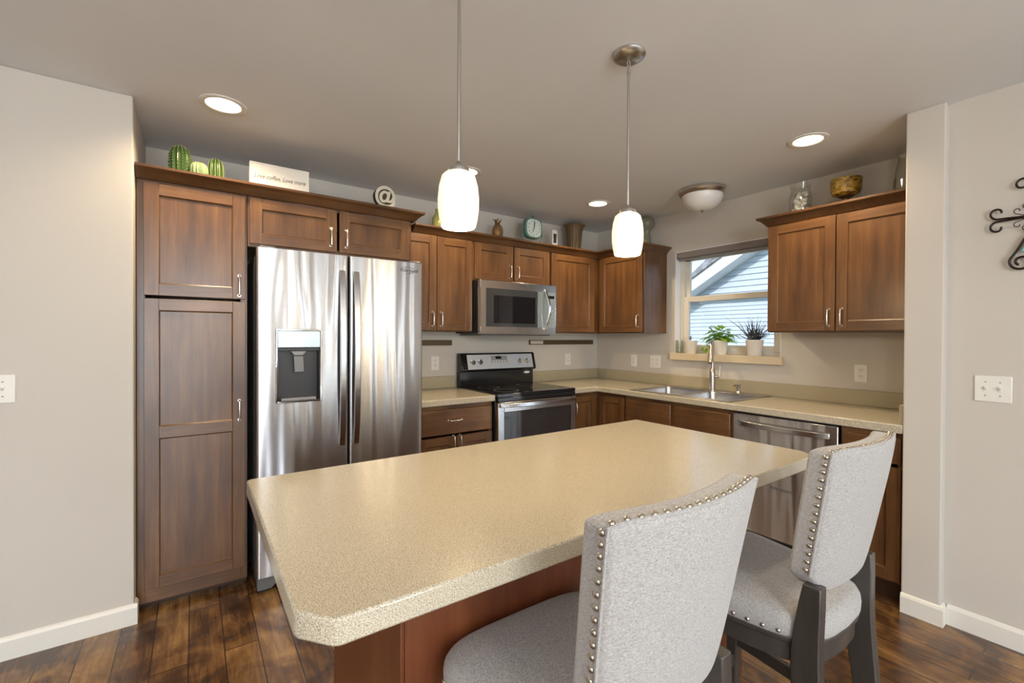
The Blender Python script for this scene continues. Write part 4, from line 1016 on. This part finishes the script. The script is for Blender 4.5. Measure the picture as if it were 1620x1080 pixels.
m = MB(); random.seed(11)
for k in range(64):
    a = random.uniform(0, 2*pi); e = random.uniform(.1, 1.3); L0 = random.uniform(.03, .11)
    dv = Vector((cos(a)*cos(e)*.45, sin(a)*cos(e)*.95, sin(e)*1.0)); b0 = Vector((0, 0, .110)); b1 = b0+dv*L0
    m.tube([b0, b0+dv*L0*.6+Vector((0, 0, .01)), b1], .0013, 5); leaf(m, b1, (dv.x, dv.y, dv.z*.3-.1), random.uniform(.055, .085), random.uniform(.020, .030), .45)
for k, (yy, zz) in enumerate([(.115, .045), (.095, .03), (.13, .03), (.10, .06)]):
    m.tube([(-.02, .02, .11), (-.04, .07, .10), (-.035, yy, zz+.02)], .0013, 5); leaf(m, (-.035, yy, zz+.02), (.1, .5-.3*k, -.6), .045, .018, .1)
leaf(m, (-.01, .045, .17), (-.1, .65, .9), .085, .022, .1); leaf(m, (-.02, .09, .14), (-.1, .9, .0), .085, .020, .4)
m.build('foliage', M['leaf'], p)
p = pot(.005, -1.665, 'white pot with dark spiky grass-like plant at the right of the sill', 'potted_plant', .064, .122)
m = MB(); random.seed(5)
for k in range(70):
    a = random.uniform(0, 2*pi); e = random.uniform(.35, 1.45); L0 = random.uniform(.10, .22)
    dv = Vector((cos(a)*cos(e)*.35, sin(a)*cos(e)*.95, sin(e))).normalized(); b0 = Vector((random.uniform(-.015, .015), random.uniform(-.035, .035), .108))
    pts = [b0+dv*L0*t+Vector((0, 0, -.18*L0*t*t*(1-sin(e)*.8))) for t in (0, .3, .6, 1)]; m.tube(pts, [.0032, .0030, .0020, .0005], 5)
b0 = Vector((-.01, .02, .11)); m.tube([b0, b0+Vector((-.01, .09, .11)), b0+Vector((-.055, .19, .195))], [.0035, .003, .0006], 5); m.tube([b0, b0+Vector((-.01, .09, .05)), b0+Vector((-.055, .15, .045))], [.003, .0025, .0006], 5)
m.build('foliage', M['spike'], p)
gl = thing('glass_tumbler', 'clear glass tumbler in the left corner of the window sill', 'glass', (.005, -1.005, WZ0+.0003))
MB().lathe([(.0001, 0), (.028, 0), (.030, .004), (.032, .112), (.0305, .112), (.0285, .010), (.0001, .008)], seg=28).build('glass', M['clear'], gl)

# ------------------------------------------------------------------ iron wall cross
cr = thing('iron_wall_cross', 'scrolled dark iron wall cross with a teal painted glass piece', 'wall art', (XD, -3.145, 1.862), R_)
# local x runs along -y of the room (rightwards in view), local y out of the wall is -y
def scroll(m, cx, cz, r0, a0, turns, r, sgn=1, y=-.018, n=26):
    pts = []
    for i in range(n):
        t = i/(n-1); a = a0+sgn*turns*2*pi*t; rr = r0*(1-.62*t); pts.append((cx+rr*cos(a), y, cz+rr*sin(a)))
    return pts
m = MB()
for sx in (-1, 1):
    for sz in (-1, 1):
        s = scroll(m, sx*.112, sz*.032, .027, -sz*pi/2, .78, 1, sx*sz*1)
        s = [( (p[0]), p[1], p[2]) for p in s]
        m.tube([(0, -.018, sz*.004), (sx*.04, -.018, sz*.002), (sx*.085, -.018, sz*.0045)]+s, .0042, 8)
for sx in (-1, 1):
    s = scroll(m, sx*.038, .140, .030, 0 if sx < 0 else pi, .85, 1, -sx*1.0)
    m.tube([(sx*.003, -.018, 0), (sx*.004, -.018, .06), (sx*.006, -.018, .10)]+s[1:], .0042, 8)
    s = scroll(m, sx*.040, -.190, .036, RAD(150) if sx < 0 else RAD(30), 1.25, 1, -sx*1.0, -.020, 34)
    m.tube([(sx*.003, -.018, 0), (sx*.020, -.020, -.07), (sx*.052, -.020, -.140)]+s, .0048, 8)
for sx in (-1, 1):
    for sz in (-1, 1):
        s = scroll(m, sx*.052, sz*.030, .014, -sz*pi/2, .8, 1, sx*sz)
        m.tube([(sx*.030, -.016, sz*.006)]+s, .0018, 6)
        s = scroll(m, sx*.028, sz*.048, .012, -sz*pi/2, .95, 1, sx*sz); m.tube([(sx*.008, -.016, sz*.030)]+s, .0018, 6)
m.tube([(0, -.0005, 0), (0, -.018, 0)], .006, 8); m.build('scrollwork', M['iron'], cr)
m = MB(); m.sweep([[(-.016, -.034, -.085), (.016, -.034, -.085), (.016, -.020, -.085), (-.016, -.020, -.085)], [(-.040, -.040, -.150), (.040, -.040, -.150), (.040, -.022, -.150), (-.040, -.022, -.150)]]); m.build('painted_glass', M['tealglass'], cr, .003)

# ------------------------------------------------------------------ outdoors, next door's gable
nh = thing('neighbour_house', 'pale blue vinyl-sided gable of the house next door', 'house', (3.2, -2.4, -.4))
def NM(): m = MB(); m.X = Matrix.Translation((-3.2, 2.4, .4)); return m
SL = .565
def rz_(y): return 2.015+SL*(.949-y)         # siding/rake line at plane x=3.2
# upper clapboards clipped by the rake
m = NM(); z = 1.95
while z < 3.9:
    ye = min(.95, .949-(z-2.015)/SL) if z > 2.0 else .95
    ye2 = min(.95, .949-(z+.085-2.015)/SL) if z+.085 > 2.0 else .95
    m.add([(3.200, ye, z), (3.200, -5.75, z), (3.222, -5.75, z+.085), (3.222, ye2, z+.085), (3.214, ye, z)], [(0, 1, 2, 3)], 0)
    m.add([(3.200, ye, z), (3.222, ye, z), (3.222, -5.75, z), (3.200, -5.75, z)], [(0, 1, 2, 3)], 0)
    z += .085
m.box(3.223, 3.4, -5.75, .94, 1.95, 2.0); m.build('gable_siding', M['siding'], nh, flat=True)
m = NM(); z = -.4
while z < 1.93:
    m.add([(3.324, 4.5, z), (3.324, -5.75, z), (3.342, -5.75, z+.062), (3.342, 4.5, z+.062)], [(0, 1, 2, 3)]); m.add([(3.324, 4.5, z), (3.342, 4.5, z), (3.342, -5.75, z), (3.324, -5.75, z)], [(0, 1, 2, 3)])
    z += .062
m.box(3.343, 6.5, -5.75, 4.5, -.4, 1.94); m.build('lower_siding', M['siding'], nh, flat=True)
m = NM(); pk = -2.4
def rk(y): return rz_(y)
# rake fascia: thick board in front of the siding, both slopes
for sgn in (1,):
    m.prism([(1.20, rk(1.20)-.02), (pk, rk(pk)-.02), (pk, rk(pk)+.17), (1.20, rk(1.20)+.17)], 2.92, 3.00, 'x')
    m.prism([(1.20, rk(1.20)-.02), (pk, rk(pk)-.02), (pk, rk(pk)+.01), (1.20, rk(1.20)+.01)], 3.00, 3.22, 'x')
m.prism([(-6.0, rk(1.20)-.02), (pk, rk(pk)-.02), (pk, rk(pk)+.17), (-6.0, rk(1.20)+.17)], 2.92, 3.00, 'x')
m.build('rake_board', M['fascia'], nh, .004)
m = NM()
m.prism([(1.30, rk(1.30)+.17), (pk, rk(pk)+.17), (pk, rk(pk)+.21), (1.30, rk(1.30)+.21)], 2.88, 9.5, 'x'); m.prism([(-6.1, rk(1.30)+.17), (pk, rk(pk)+.17), (pk, rk(pk)+.21), (-6.1, rk(1.30)+.21)], 2.88, 9.5, 'x')
m.build('roof', M['shingle'], nh)
# taller roof slope behind
m = NM(); m.prism([(2.6, 1.64), (-2.4, 5.475), (-2.4, 5.375), (2.6, 1.54)], 3.9, 9.0, 'x'); m.prism([(2.55, 1.56), (-2.4, 5.36), (-2.4, 1.56)], 3.95, 8.9, 'x'); m.build('rear_roof', M['shingle'], nh)
struct(MB().box(-30, 40, -40, 40, -.60, -.40).build('ground', M['grass'], flat=True))
